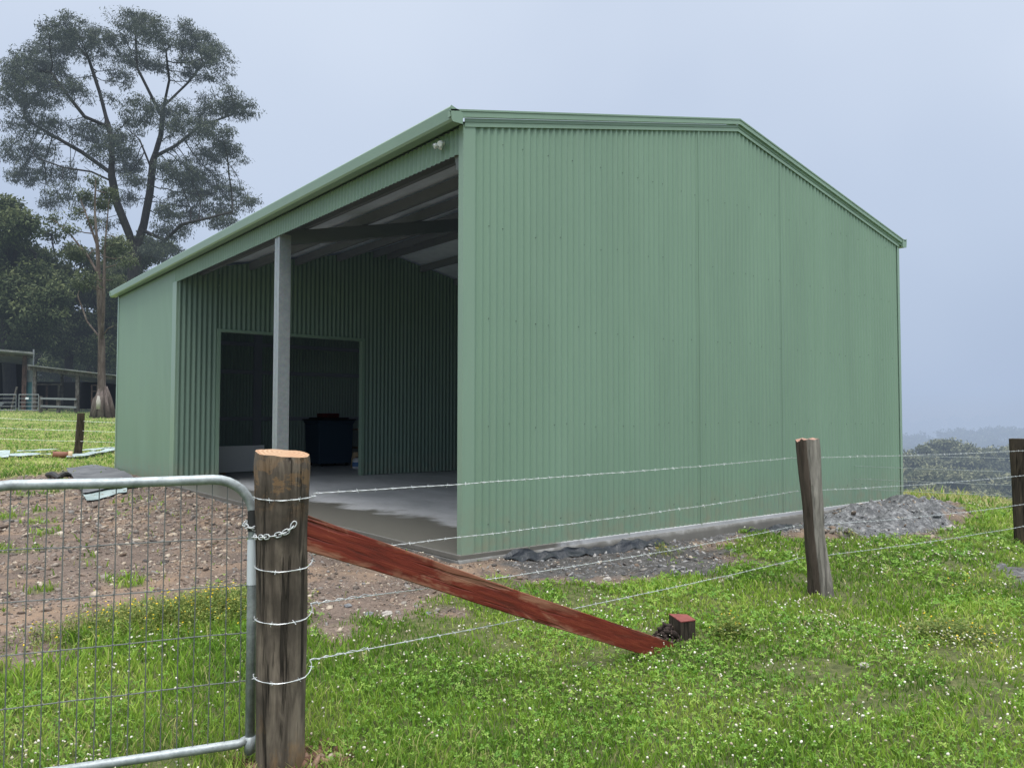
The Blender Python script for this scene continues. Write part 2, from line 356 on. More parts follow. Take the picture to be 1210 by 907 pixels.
    m.color(c).bump(m.math('ADD', n, m.math('MULTIPLY', nb, 1.5)), 0.9, 0.02); m.haze(0.0016)
    MT['ground'] = m.m
    # bark and leaves
    def bark(nm, stops, z, hz):
        m = M(nm, 0.9, 0.15, haze=hz, coord='World'); n = m.noise(3.5, 6, 0.7, m.map((1, 1, z)))
        m.color(m.ramp(n, stops)).bump(n, 0.7, 0.05); return m.m
    MT['bark_dark'] = bark('dark_bark', [(0.3, (0.016, 0.016, 0.018)), (0.7, (0.055, 0.052, 0.052))], 0.3, 0.0008)
    MT['bark_brown'] = bark('brown_bark', [(0.3, (0.045, 0.036, 0.032)), (0.5, (0.092, 0.072, 0.063)), (0.72, (0.21, 0.18, 0.165))], 0.18, 0.0006)
    MT['bark_pale'] = bark('pale_bark', [(0.3, (0.30, 0.28, 0.25)), (0.7, (0.55, 0.52, 0.48))], 0.3, 0.0006)
    def leaf(nm, a, b, c, hz):
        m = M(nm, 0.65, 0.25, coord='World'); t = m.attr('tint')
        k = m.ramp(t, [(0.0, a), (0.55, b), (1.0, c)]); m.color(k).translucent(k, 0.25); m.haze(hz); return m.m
    MT['leaf_gum'] = leaf('gum_leaf', (0.016, 0.025, 0.015), (0.050, 0.066, 0.040), (0.125, 0.145, 0.088), 0.0014)
    MT['leaf_forest'] = leaf('forest_leaf', (0.018, 0.032, 0.014), (0.070, 0.096, 0.042), (0.20, 0.225, 0.10), 0.0009)
    MT['leaf_olive'] = leaf('olive_leaf', (0.024, 0.038, 0.018), (0.070, 0.092, 0.042), (0.18, 0.20, 0.10), 0.0009)
    MT['leaf_valley'] = leaf('valley_leaf', (0.014, 0.024, 0.014), (0.080, 0.098, 0.048), (0.27, 0.27, 0.15), 0.0019)
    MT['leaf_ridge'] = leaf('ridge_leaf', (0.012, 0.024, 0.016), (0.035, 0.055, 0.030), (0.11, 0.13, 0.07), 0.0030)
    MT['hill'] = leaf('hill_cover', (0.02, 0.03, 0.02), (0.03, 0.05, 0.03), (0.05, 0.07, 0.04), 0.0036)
    # old sheds
    m = M('old_iron', 0.55, 0.4, 0.3, haze=0.0007, coord='World'); m.color(m.ramp(m.noise(1.5, 5), [(0.35, (0.12, 0.13, 0.13)), (0.6, (0.22, 0.23, 0.23)), (0.75, (0.18, 0.13, 0.10))])); MT['old_iron'] = m.m
    MT['shade_wall'] = M('shade_wall', 0.9, 0.1, haze=0.0005).color((0.012, 0.015, 0.018)).m  # shade inside the old sheds painted as a near-black colour
    MT['teal_panel'] = M('teal_panel', 0.6, 0.3, haze=0.0007).color((0.030, 0.10, 0.115)).m
    MT['grey_panel'] = M('grey_panel', 0.6, 0.3, haze=0.0007).color((0.16, 0.18, 0.19)).m
    MT['pale_pipe'] = M('pale_pipe', 0.5, 0.4, haze=0.0007).color((0.20, 0.22, 0.23)).m
    MT['blue_grey'] = M('blue_grey_paint', 0.6, 0.3, haze=0.0007).color((0.07, 0.11, 0.16)).m
    MT['sign_white'] = M('sign_white', 0.6, 0.3, haze=0.0007).color((0.7, 0.75, 0.8)).m
build_materials()

# ------------------------------------------------------------------ terrain
W, L, H, RISE = 8.95, 14.73, 4.2, 0.97
POLY = [(-14, -1.6), (-6, -1.2), (-4.1, -0.95), (-3.6, -0.5), (-3.08, 0.15), (-2.54, 0.25), (-2.25, -0.5), (-1.78, -1.3), (-1.34, -1.15), (-0.5, -0.95),
        (0.3, -1.0), (0.7, -1.4), (1.4, -1.6), (2.2, -1.6), (2.9, -1.35), (3.3, -0.75), (3.6, -0.25), (4.4, -0.25), (4.8, -1.2), (5.4, -1.75), (6.8, -1.8), (8.2, -1.35), (9.1, -0.75), (9.4, 0.15), (4, 1.0), (1, 1.0), (1, 15),
        (0.0, 14.9), (-1.3, 14.6), (-4, 13.6), (-14, 12)]
SOILP = [(0.4, -0.75), (0.9, -1.15), (1.5, -1.35), (2.2, -1.35), (2.9, -1.1), (3.2, -0.6), (3.5, -0.1), (4.6, -0.1), (5.0, -1.15), (5.4, -1.6), (6.8, -1.65), (8.1, -1.25), (9.0, -0.65), (9.3, 0.1), (4, 0.6), (0.7, 0.6), (0.5, -0.2)]
SOIL2 = [(2.7, -4.4), (2.9, -3.75), (3.5, -3.45), (4.6, -3.0), (6.2, -3.4), (5.2, -4.6), (3.9, -4.9)]
def sdf(poly, x, y):
    """signed distance (inside positive), numpy arrays"""
    x = np.asarray(x, float); y = np.asarray(y, float)
    d2 = np.full(x.shape, 1e9); ins = np.zeros(x.shape, bool)
    n = len(poly)
    for i in range(n):
        ax, ay = poly[i]; bx, by = poly[(i + 1) % n]
        ex, ey = bx - ax, by - ay
        t = np.clip(((x - ax) * ex + (y - ay) * ey) / (ex * ex + ey * ey), 0, 1)
        d2 = np.minimum(d2, (x - ax - t * ex) ** 2 + (y - ay - t * ey) ** 2)
        c = ((ay > y) != (by > y)) & (x < (bx - ax) * (y - ay) / ((by - ay) or 1e-9) + ax)
        ins ^= c
    return np.where(ins, 1, -1) * np.sqrt(d2)
# value noise in numpy
_perm = rng.random((256, 256))
def vnoise(x, y, s=1.0, o=0):
    x = np.asarray(x, float) * s + 37.3 + o * 17.7; y = np.asarray(y, float) * s + 91.7 + o * 5.3
    xi = np.floor(x).astype(int); yi = np.floor(y).astype(int); fx = x - xi; fy = y - yi
    fx = fx * fx * (3 - 2 * fx); fy = fy * fy * (3 - 2 * fy)
    g = lambda a, b: _perm[a & 255, b & 255]
    return (g(xi, yi) * (1 - fx) + g(xi + 1, yi) * fx) * (1 - fy) + (g(xi, yi + 1) * (1 - fx) + g(xi + 1, yi + 1) * fx) * fy
def fbm(x, y, s=1.0, oct=4, o=0):
    t = 0; a = 0.5; k = 0
    for i in range(oct): t = t + a * vnoise(x, y, s * 2 ** i, o + i); k += a; a *= 0.5
    return t / k
def smooth(a, b, x):
    t = np.clip((x - a) / (b - a), 0, 1); return t * t * (3 - 2 * t)
def gravelness(x, y):
    d = sdf(POLY, x, y) + (fbm(x, y, 2.2, 5) - 0.5) * 1.5
    g = smooth(-0.14, 0.12, d)
    # tufts of grass inside the gravel on the left side of the yard
    p = 0.75 * smooth(0.60, 0.70, fbm(x, y, 1.7, 5, 9)) * smooth(-0.6, -1.8, x) + smooth(0.585, 0.64, fbm(x, y, 1.3, 4, 3)) * smooth(1.2, 1.8, x) * smooth(-0.3, -0.6, y) * smooth(4.0, 3.4, x)
    return g * (1 - 0.95 * np.clip(p, 0, 1))
def soilness(x, y):
    a = smooth(-0.10, 0.10, sdf(SOILP, x, y) + (fbm(x, y, 2.2, 5, 5) - 0.5) * 1.1)
    b = smooth(-0.05, 0.15, sdf(SOIL2, x, y) + (fbm(x, y, 1.6, 4, 6) - 0.62) * 1.8)
    return np.maximum(a, b)
def gz(x, y):
    x = np.asarray(x, float); y = np.asarray(y, float)
    z = np.full(x.shape, -0.15)
    z = z + 0.10 * smooth(-2.6, -0.25, x) * smooth(-1.4, 0.8, y) * smooth(18, 15, y) * smooth(1.2, 0.3, x)
    z = z + 0.10 * smooth(9, 13, y) * smooth(0.5, -0.5, x)
    z = z + 0.047 * np.clip(y - 16.5, 0, 44) * smooth(14, 24, y) + np.clip(y - 60, 0, 60) * 0.01
    z = z + (fbm(x, y, 0.5, 3, 2) - 0.5) * 0.09 + (fbm(x, y, 2.6, 3, 4) - 0.5) * 0.05
    # lumpy heap of grey spoil along the gable
    hd = ((x - 7.0) / 2.5) ** 2 + ((y + 0.80) / 0.75) ** 2
    z = z + np.clip(1 - hd, 0, 1) ** 0.7 * (0.22 + 0.38 * (fbm(x, y, 5.5, 4, 7) - 0.45)) + soilness(x, y) * (fbm(x, y, 8, 3, 8) - 0.5) * 0.07
    gr = gravelness(x, y)
    z = z + gr * ((fbm(x, y, 6, 3, 12) - 0.5) * 0.045 - 0.01)
    # the hill falls away on the valley side
    edge = 10.35 + np.clip(y - 22, 0, 200) * 0.6 + (fbm(x, y, 0.5, 3, 14) - 0.5) * 0.8
    dr = np.clip(x - edge, 0, 4000)
    z = z - np.minimum(0.30 * dr * smooth(0, 3, dr), 30.0)
    # under the slab
    inside = smooth(0.02, 0.10, x) * smooth(0.0, 0.10, y) * smooth(W - .02, W - 0.10, x) * smooth(L - .02, L - 0.10, y)
    z = z * (1 - inside) + np.minimum(z, -0.32) * inside
    return z
def gz1(x, y): return float(gz(np.array([x]), np.array([y]))[0])

def ground():
    def axis(lo, hi, step, far, ratio=1.16):
        a = list(np.arange(lo, hi, step)); s = step; p = a[-1]
        while p < far: s *= ratio; p += s; a.append(p)
        s = step; p = lo; pre = []
        while p > -far: s *= ratio; p -= s; pre.append(p)
        return np.array(pre[::-1] + a)
    xs = axis(-5.2, 11.5, 0.055, 1800); ys = axis(-6.0, 12.0, 0.055, 1800)
    X, Y = np.meshgrid(xs, ys); Z = gz(X, Y)
    nx, ny = len(xs), len(ys)
    v = np.stack([X.ravel(), Y.ravel(), Z.ravel()], 1)
    i = np.arange(nx * ny).reshape(ny, nx)
    f = np.stack([i[:-1, :-1].ravel(), i[:-1, 1:].ravel(), i[1:, 1:].ravel(), i[1:, :-1].ravel()], 1)
    D = np.hypot(X - CAM.x, Y - CAM.y)
    o = np_mesh('ground', v, [f], MT['ground'], attrs={'gravel': gravelness(X, Y).ravel(), 'soil': soilness(X, Y).ravel(), 'far': smooth(9, 20, D).ravel()}, smooth=True)
    tag(o, kind='structure')
ground()

# ------------------------------------------------------------------ grass
def polar(n, r0, r1, power, spread=R(44), mid=YAW):
    """points around the viewer's side of the yard, density falling with distance"""
    u = rng.random(n)
    if abs(power - 2) < 1e-6: r = r0 * (r1 / r0) ** u
    else:
        k = 2 - power; r = (r0 ** k + u * (r1 ** k - r0 ** k)) ** (1 / k)
    a = mid + (rng.random(n) * 2 - 1) * spread
    return CAM.x + r * np.sin(a), CAM.y + r * np.cos(a), r
def keep_grass(x, y, r, soft=1.0):
    g = gravelness(x, y); s = soilness(x, y)
    inside = (x > -0.03) & (x < W + 0.02) & (y > -0.03) & (y < L + 0.03)
    return (rng.random(len(x)) > np.clip(g * 1.02, 0, 0.994)) & (rng.random(len(x)) > s * 0.97) & ~inside & (x < 13.5 + np.clip(y - 22, 0, 99) * 0.6)
def grass():
    X, Y, Rr = polar(520000, 1.5, 62, 1.75)
    k = keep_grass(X, Y, Rr); X, Y, Rr = X[k], Y[k], Rr[k]
    # bare-ish patches
    k = rng.random(len(X)) < 0.22 + 0.78 * smooth(0.28, 0.42, fbm(X, Y, 2.1, 4, 20)); X, Y, Rr = X[k], Y[k], Rr[k]
    n = len(X); Z = gz(X, Y)
    tall = fbm(X, Y, 1.1, 3, 21); scale = np.clip(Rr / 5.0, 1, 4.2) ** 0.42
    h = (0.022 + 0.05 * rng.random(n) ** 1.6 + 0.055 * smooth(0.52, 0.75, tall) * rng.random(n)) * scale
    # longer rank grass by the gate, the strainer post and along the crest
    rank = 0.7 * np.exp(-(((X + 2.6) / 0.7) ** 2 + ((Y + 0.9) / 0.6) ** 2)) + 0.7 * smooth(9.2, 10.0, X) + 0.4 * smooth(-2.0, -2.6, X) * smooth(0.2, -0.6, Y) * smooth(-4, -2.8, Y)
    h *= (1 + 0.95 * rank * rng.random(n)) * (1 - 0.28 * smooth(-2.2, -1.0, X) * smooth(8, 6, X))
    w = (0.0013 + 0.0019 * rng.random(n)) * np.clip(Rr / 3.0, 1, 11)
    a = rng.random(n) * 2 * math.pi; lean = h * (0.25 + 0.75 * rng.random(n))
    la = rng.random(n) * 2 * math.pi
    cx, sx = np.cos(a) * w, np.sin(a) * w
    lx, ly = np.cos(la) * lean, np.sin(la) * lean
    P = np.empty((n, 5, 3), np.float32)
    P[:, 0] = np.stack([X - cx, Y - sx, Z - 0.008], 1); P[:, 1] = np.stack([X + cx, Y + sx, Z - 0.008], 1)
    P[:, 2] = np.stack([X + cx * .8 + lx * .35, Y + sx * .8 + ly * .35, Z + h * .62], 1)
    P[:, 3] = np.stack([X - cx * .8 + lx * .35, Y - sx * .8 + ly * .35, Z + h * .62], 1)
    P[:, 4] = np.stack([X + lx, Y + ly, Z + h], 1)
    i = np.arange(n) * 5
    q = np.stack([i, i + 1, i + 2, i + 3], 1); t = np.stack([i + 3, i + 2, i + 4], 1)
    tint = np.clip(0.45 + 1.5 * (fbm(X, Y, 1.7, 4, 22) - 0.5) + (rng.random(n) - 0.5) * 0.7, 0, 0.93)
    dryp = rng.random(n) < 0.03 + 0.5 * smooth(8.8, 10.0, X) * smooth(6, 2, Y) + 0.14 * smooth(0.62, 0.75, fbm(X, Y, 1.4, 3, 20)) + 0.30 * smooth(12, 26, Rr)
    tint[dryp] = 1.0
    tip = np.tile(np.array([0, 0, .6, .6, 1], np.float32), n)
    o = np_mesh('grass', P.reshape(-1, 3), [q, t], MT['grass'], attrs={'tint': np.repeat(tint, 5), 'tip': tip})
    tag(o, 'short green pasture grass covering the yard', 'grass', kind='stuff')
grass()

def clover():
    X, Y, Rr = polar(95000, 1.5, 16, 1.8)
    k = keep_grass(X, Y, Rr); k &= rng.random(len(X)) < (0.06 + 0.94 * smooth(0.42, 0.60, fbm(X, Y, 1.1, 4, 30))) * (0.15 + 0.85 * smooth(0.30, 0.46, fbm(X, Y, 2.1, 4, 20)))
    X, Y, Rr = X[k], Y[k], Rr[k]; n = len(X)
    h = 0.012 + 0.03 * rng.random(n); Z = gz(X, Y) + h * np.clip(Rr / 6, 1, 1.6)
    s = (0.0035 + 0.0045 * rng.random(n)) * np.clip(Rr / 3.6, 1, 3)
    P = []; a0 = rng.random(n) * 6.28
    tilt = rng.normal(0, 0.35, (n, 2))
    for j in range(3):
        a = a0 + j * 2.094
        cx, cy = np.cos(a), np.sin(a)
        for (u, v) in ((0, 0), (1.1, -0.75), (1.9, 0), (1.1, 0.75)):
            dx = (cx * u - cy * v) * s; dy = (cy * u + cx * v) * s
            P.append(np.stack([X + dx, Y + dy, Z + dx * tilt[:, 0] + dy * tilt[:, 1] + (0.25 * s if u == 1.1 else 0)], 1))
    P = np.stack(P, 1); i = np.arange(n)[:, None] * 12
    q = np.concatenate([i + np.array([[4 * j, 4 * j + 1, 4 * j + 2, 4 * j + 3]]) for j in range(3)], 0)
    tint = np.clip(0.5 + (rng.random(n) - 0.5) * 0.9, 0, 1)
    o = np_mesh('clover_leaves', P.reshape(-1, 3), [q], MT['clover'], attrs={'tint': np.repeat(tint, 12), 'tip': np.ones(n * 12)})
    tag(o, 'low three-leaved clover growing among the grass', 'clover', kind='stuff')
clover()

def ico(sub=1):
    bm = BM(); bmesh.ops.create_icosphere(bm, subdivisions=sub, radius=1)
    v = np.array([p.co[:] for p in bm.verts]); f = np.array([[q.index for q in p.verts] for p in bm.faces]); bm.free(); return v, f
ICO1, ICO2 = ico(1), ico(2)
def scatter_blobs(name, X, Y, Z, S, mat, tint, flat=(1, 1, 1), jag=0.0, base=ICO1, parent=None):
    v, f = base; n = len(X)
    a = rng.random(n) * 6.28; ca, sa = np.cos(a), np.sin(a)
    sc = S[:, None] * (np.array(flat) * (1 + (rng.random((n, 3)) - 0.5) * jag))
    V = v[None] * (1 + (rng.random((n, len(v), 1)) - 0.5) * jag * 0.8) * sc[:, None, :]
    tx, ty = rng.normal(0, 0.3, n), rng.normal(0, 0.3, n)
    V[:, :, 2] += V[:, :, 0] * tx[:, None] * (jag > 0) + V[:, :, 1] * ty[:, None] * (jag > 0)
    x = V[:, :, 0] * ca[:, None] - V[:, :, 1] * sa[:, None]; y = V[:, :, 0] * sa[:, None] + V[:, :, 1] * ca[:, None]
    P = np.stack([x + X[:, None], y + Y[:, None], V[:, :, 2] + Z[:, None]], 2)
    F = (f[None] + (np.arange(n) * len(v))[:, None, None]).reshape(-1, 3)
    return np_mesh(name, P.reshape(-1, 3), [F], mat, attrs={'tint': np.repeat(tint, len(v))}, parent=parent)
def clover_flowers():
    X, Y, Rr = polar(30000, 1.7, 26, 1.55)
    k = keep_grass(X, Y, Rr); dens = smooth(0.46, 0.68, fbm(X, Y, 0.8, 4, 40)); k &= rng.random(len(X)) < (0.22 + 0.30 * smooth(7, 5, Rr) * smooth(-2.2, -1.4, X) + dens) * (0.30 + 0.75 * smooth(0.45, 0.6, fbm(X, Y, 3.5, 3, 41)))
    X, Y, Rr = X[k], Y[k], Rr[k]; n = len(X)
    Z = gz(X, Y) + 0.045 + 0.04 * rng.random(n)
    o = scatter_blobs('clover_flowers', X, Y, Z, 0.0032 + 0.0048 * rng.random(n) ** 1.5 * np.clip(Rr / 5, 1, 2.2), MT['petal'], rng.random(n), (1, 1, 0.9), 0.3)
    tag(o, 'small white clover flower heads dotted over the grass', 'flowers', kind='stuff')
clover_flowers()
def gravel():
    X, Y, Rr = polar(170000, 3.2, 26, 1.25, R(40))
    g = gravelness(X, Y); s = soilness(X, Y)
    inside = (x_in(X, Y))
    k = (rng.random(len(X)) < g * (1 - 0.85 * s) + s * 0.05) & ~inside; k &= rng.random(len(X)) < 0.35 + 0.65 * smooth(0.38, 0.55, fbm(X, Y, 1.6, 4, 50))
    X, Y, Rr = X[k], Y[k], Rr[k]; n = len(X)
    S = 0.004 + 0.007 * rng.random(n) ** 1.5 + 0.022 * rng.random(n) ** 14
    S *= np.clip(Rr / 7, 1, 1.7)
    o = scatter_blobs('gravel', X, Y, gz(X, Y) + S * 0.15, S, MT['stones'], rng.random(n), (1.25, 0.9, 0.6), 0.7)
    tag(o, 'loose brown and grey road gravel spread in front of the shed', 'gravel', kind='stuff')
def x_in(X, Y): return (X > -0.06) & (X < W + 0.03) & (Y > -0.05) & (Y < L + 0.03)
gravel()
def soil_clods():
    n = 9000; X = 0.3 + rng.random(n) * 9.1; Y = -2.0 + rng.random(n) * 2.1
    k = (rng.random(n) < soilness(X, Y)) & ~x_in(X, Y); X, Y = X[k], Y[k]; n = len(X)
    S = 0.003 + 0.022 * rng.random(n) ** 8
    m = M('grey_clod', 0.95, 0.15, coord='World'); m.color(m.ramp(m.attr('tint'), [(0.0, (0.10, 0.102, 0.106)), (0.6, (0.24, 0.242, 0.247)), (0.93, (0.36, 0.35, 0.34)), (1.0, (0.48, 0.45, 0.42))])); m.bump(m.noise(50, 4), 0.6, 0.01)
    o = scatter_blobs('soil_clods', X, Y, gz(X, Y) + S * 0.1, S, m.m, rng.random(n), (1.2, 1, 0.7), 0.7)
    tag(o, 'grey crumbly spoil and small clods heaped along the foot of the gable wall', 'soil', kind='stuff')
soil_clods()

# ------------------------------------------------------------------ the green shed
shed = thing('farm_shed', (W / 2, L / 2, 0), 'large green corrugated steel farm shed with open front bays and gable roof', 'shed')
def corrugated(bm, a, b, zb, zt, nrm, pitch=0.088, amp=0.010, seg=8, laps=()):
    """vertical-ribbed sheet from a to b (2-D); zb/zt give heights along the run"""
    a = Vector(a); b = Vector(b); ln = (b - a).length; d = (b - a) / ln; nrm = Vector(nrm)
    n = max(2, int(ln / pitch * seg)); prev = None
    for i in range(n + 1):
        s = ln * i / n; off = amp * math.sin(2 * math.pi * s / pitch)
        for lp in laps:
            if 0 <= s - lp < pitch * 0.55: off += 0.006
        p = a + d * s + nrm * off
        col = (bm.verts.new((p.x, p.y, zb(s))), bm.verts.new((p.x, p.y, zt(s))))
        if prev: bm.faces.new((prev[0], col[0], col[1], prev[1]))
        prev = col
def roofz(x): return H + RISE * (1 - abs(x - W / 2) / (W / 2))
K = lambda v: (lambda s: v)
# gable wall facing the viewer (y = 0), cut exactly under the roof
bm = BM(); corrugated(bm, (0.02, 0), (W - 0.02, 0), K(-0.03), lambda s: roofz(s + 0.02) + 0.02, (0, -1), laps=(0.78, 1.55, 2.3, 3.60, 5.42, 6.34, 7.24))
gable = obj('gable_wall', bm, MT['green_sheet'], shed, smooth=True)
bm = BM(); corrugated(bm, (0.02, L), (W - 0.02, L), K(-0.03), lambda s: roofz(s + 0.02) + 0.02, (0, 1)); obj('rear_gable_wall', bm, MT['green_sheet'], shed, smooth=True)
bm = BM(); corrugated(bm, (W, 0.02), (W, L - 0.02), K(-0.03), K(H + 0.02), (1, 0)); obj('back_wall', bm, MT['green_sheet'], shed, smooth=True)
YP = 9.72
bm = BM(); corrugated(bm, (0, YP + 0.22), (0, L - 0.02), K(-0.03), K(H + 0.02), (-1, 0), amp=0.005); obj('end_bay_wall', bm, MT['green_sheet'], shed, smooth=True)
bm = BM(); corrugated(bm, (0, 0.03), (0, YP + 0.22), K(3.955), K(H + 0.02), (-1, 0)); obj('header_panel', bm, MT['green_sheet'], shed, smooth=True)
# partition wall with the wide doorway
bm = BM(); pa, pb, dz = 0.80, 4.02, 3.02
corrugated(bm, (0.02, YP), (pa, YP), K(0.01), lambda s: roofz(s + 0.02) - 0.03, (0, -1), pitch=0.1, amp=0.014)
corrugated(bm, (pa, YP), (pb, YP), K(dz), lambda s: roofz(s + pa) - 0.03, (0, -1), pitch=0.1, amp=0.014)
corrugated(bm, (pb, YP), (W - 0.02, YP), K(0.01), lambda s: roofz(s + pb) - 0.03, (0, -1), pitch=0.1, amp=0.014)
part = obj('partition_wall', bm, MT['green_shaded'], shed, smooth=True)
bm = BM()
for x in (pa, pb): box(bm, x - 0.035, YP - 0.028, 0.004, x + 0.035, YP + 0.11, dz)
box(bm, pa - 0.035, YP - 0.029, dz, pb + 0.035, YP + 0.11, dz + 0.06)
obj('door_trim', bm, MT['green_trim'], part)
bm = BM()
for s_ in (3.63, 5.45, 6.37, 7.27):
    box(bm, s_ - 0.0016, -0.0125, -0.03, s_ + 0.0016, -0.0105, roofz(s_) + 0.01)
obj('lap_seam', bm, MT['seam'], gable)
# screws
def screws(parent, pts, nrm, nm='screw_row', r=0.0046):
    bm = BM()
    for p in pts: tube(bm, [Vector(p), Vector(p) + Vector(nrm) * 0.007], r, 6)
    tag(obj(nm, bm, MT['dark_rubber'], parent), kind='stuff')
for z in (0.28, 1.25, 2.30, 3.25, 4.15):
    pts = []; s = 0.25
    while s < W - 0.2:
        x = round(s / 0.088) * 0.088 + 0.02 - 0.088 * 0.75 + 0.088
        zz = z + random.uniform(-0.03, 0.03)
        if roofz(x) - 0.1 > zz: pts.append((x, -0.0085, zz))
        s += random.choice((0.23, 0.31, 0.23, 0.38, 0.46))
    screws(gable, pts, (0, -1, 0))
# corner flashings: L-shaped folded trims, 3 mm proud
def corner(x, y, sx, sy, z1, wx=0.13, wy=0.11, z0=-0.04, nm='corner_flashing'):
    bm = BM(); e = 0.0125
    ox, oy = x - sx * e, y - sy * e
    P = [(x + sx * wx, oy), (ox, oy), (ox, y + sy * wy), (ox + sx * 0.002, y + sy * wy), (ox + sx * .002, oy + sy * .002), (x + sx * wx, oy + sy * .002)]
    lo = [bm.verts.new((px, py, z0)) for px, py in P]; hi = [bm.verts.new((px, py, z1)) for px, py in P]
    for k in range(6): bm.faces.new((lo[k], lo[(k + 1) % 6], hi[(k + 1) % 6], hi[k]))
    obj(nm, bm, MT['green_trim'], shed)
corner(0, 0, 1, 1, H + 0.03, wy=0.07); corner(W, 0, -1, 1, H + 0.02, wx=0.06); corner(0, L, 1, -1, H + 0.02); corner(W, L, -1, -1, H + 0.02)
# jamb of the end bay: flat trim plus return into the opening
bm = BM(); box(bm, -0.018, YP + 0.10, -0.03, -0.0145, YP + 0.30, 3.96); box(bm, -0.018, YP + 0.02, -0.03, 0.03, YP + 0.10, 3.955); obj('jamb_flashing', bm, MT['green_trim'], shed)
# eave purlin and inner frame behind the header
bm = BM(); box(bm, 0.02, 0.02, 4.0, 0.085, L - 0.03, 4.19); obj('eave_beam', bm, MT['steel_dark'], shed)
bm = BM(); box(bm, W - 0.085, 0.02, 4.0, W - 0.02, L - 0.03, 4.19); obj('eave_beam', bm, MT['steel_dark'], shed)
# gutters: folded quad profile along both eaves
def gutter(x, s):
    prof = [(0.055, 4.315), (0.055, 4.215), (0.165, 4.212), (0.180, 4.235), (0.192, 4.345), (0.186, 4.358), (0.176, 4.350), (0.172, 4.245), (0.155, 4.222), (0.062, 4.225), (0.062, 4.315)]
    bm = BM(); ends = []
    for y in (-0.055, L + 0.055): ends.append([bm.verts.new((x - s * a, y, z)) for a, z in prof])
    n = len(prof)
    for k in range(n): bm.faces.new((ends[0][k], ends[0][(k + 1) % n], ends[1][(k + 1) % n], ends[1][k]))
    for y in (-0.058, L + 0.058):      # stop ends
        v = [bm.verts.new((x - s * a, y, z)) for a, z in ((0.05, 4.318), (0.05, 4.205), (0.168, 4.205), (0.185, 4.230), (0.198, 4.350), (0.19, 4.362))]
        bm.faces.new(v)
    obj('gutter', bm, MT['green_trim'], shed)
gutter(0, 1); gutter(W, -1)
# roof sheets (ribs run down the slope) with blanket beneath
def roof(side):
    bm = BM(); sgn = -1 if side == 0 else 1
    xe = -0.10 if side == 0 else W + 0.10; slope = RISE / (W / 2)
    n = int((L + 0.06) / 0.088 * 6); prev = None
    for i in range(n + 1):
        y = -0.03 + (L + 0.06) * i / n; off = 0.008 * math.sin(2 * math.pi * y / 0.088)
        c = (bm.verts.new((xe, y, H - 0.10 * slope + 0.055 + off)), bm.verts.new((W / 2, y, H + RISE + 0.055 + off)))
        if prev: bm.faces.new((prev[0], c[0], c[1], prev[1]))
        prev = c
    r = obj('roof_sheet', bm, MT['green_sheet'], shed, smooth=True)
    # foil-faced blanket, sagging a little between purlins
    P = []; nx, ny = 40, 60
    for j in range(ny + 1):
        for i in range(nx + 1):
            t = i / nx; x = (0.01 if side == 0 else W - 0.01) * (1 - t) + W / 2 * t
            sag = 0.018 * abs(math.sin(t * math.pi * 4)) + 0.004 * noise.noise(Vector((x * 2, j * .9, 3)))
            P.append((x, 0.03 + (L - 0.06) * j / ny, roofz(x) + 0.03 - sag))
    i = np.arange((nx + 1) * (ny + 1)).reshape(ny + 1, nx + 1)
    f = np.stack([i[:-1, :-1].ravel(), i[:-1, 1:].ravel(), i[1:, 1:].ravel(), i[1:, :-1].ravel()], 1)
    np_mesh('insulation_blanket', np.array(P), [f], MT['blanket'], parent=shed, smooth=True)
roof(0); roof(1)
bm = BM()
for s in (-1, 1): bar(bm, (W / 2 + s * 0.075, -0.02, H + RISE + 0.075), (W / 2 + s * 0.075, L + 0.02, H + RISE + 0.075), 0.15, 0.006)
obj('ridge_cap', bm, MT['green_trim'], shed)
# barge capping on the gable: two stepped strips following the pitch
def barge(y, s):
    for side in (0, 1):
        xa, xb = (-0.20, W / 2) if side == 0 else (W + 0.16, W / 2)
        za = H + RISE * (1 - abs(xa - W / 2) / (W / 2)); zb = H + RISE
        bm = BM()
        for (y0, y1, h0, h1) in ((-0.022, -0.012, 0.0, 0.085), (-0.050, -0.014, 0.090, 0.152), (-0.058, -0.042, 0.146, 0.164)):
            vs = [bm.verts.new((x, y + s * yy, z + hh)) for x, z in ((xa if h0 else (0.0 if side == 0 else W), za if h0 else H), (xb, zb)) for yy, hh in ((y0, h0), (y1, h0), (y1, h1), (y0, h1))]
            bm.faces.new(vs[0:4]); bm.faces.new(vs[4:8])
            for k in range(4): bm.faces.new((vs[k], vs[(k + 1) % 4], vs[4 + (k + 1) % 4], vs[4 + k]))
        bmesh.ops.recalc_face_normals(bm, faces=bm.faces)
        obj('barge_capping', bm, MT['green_trim'], shed)
barge(0, 1); barge(L, -1)
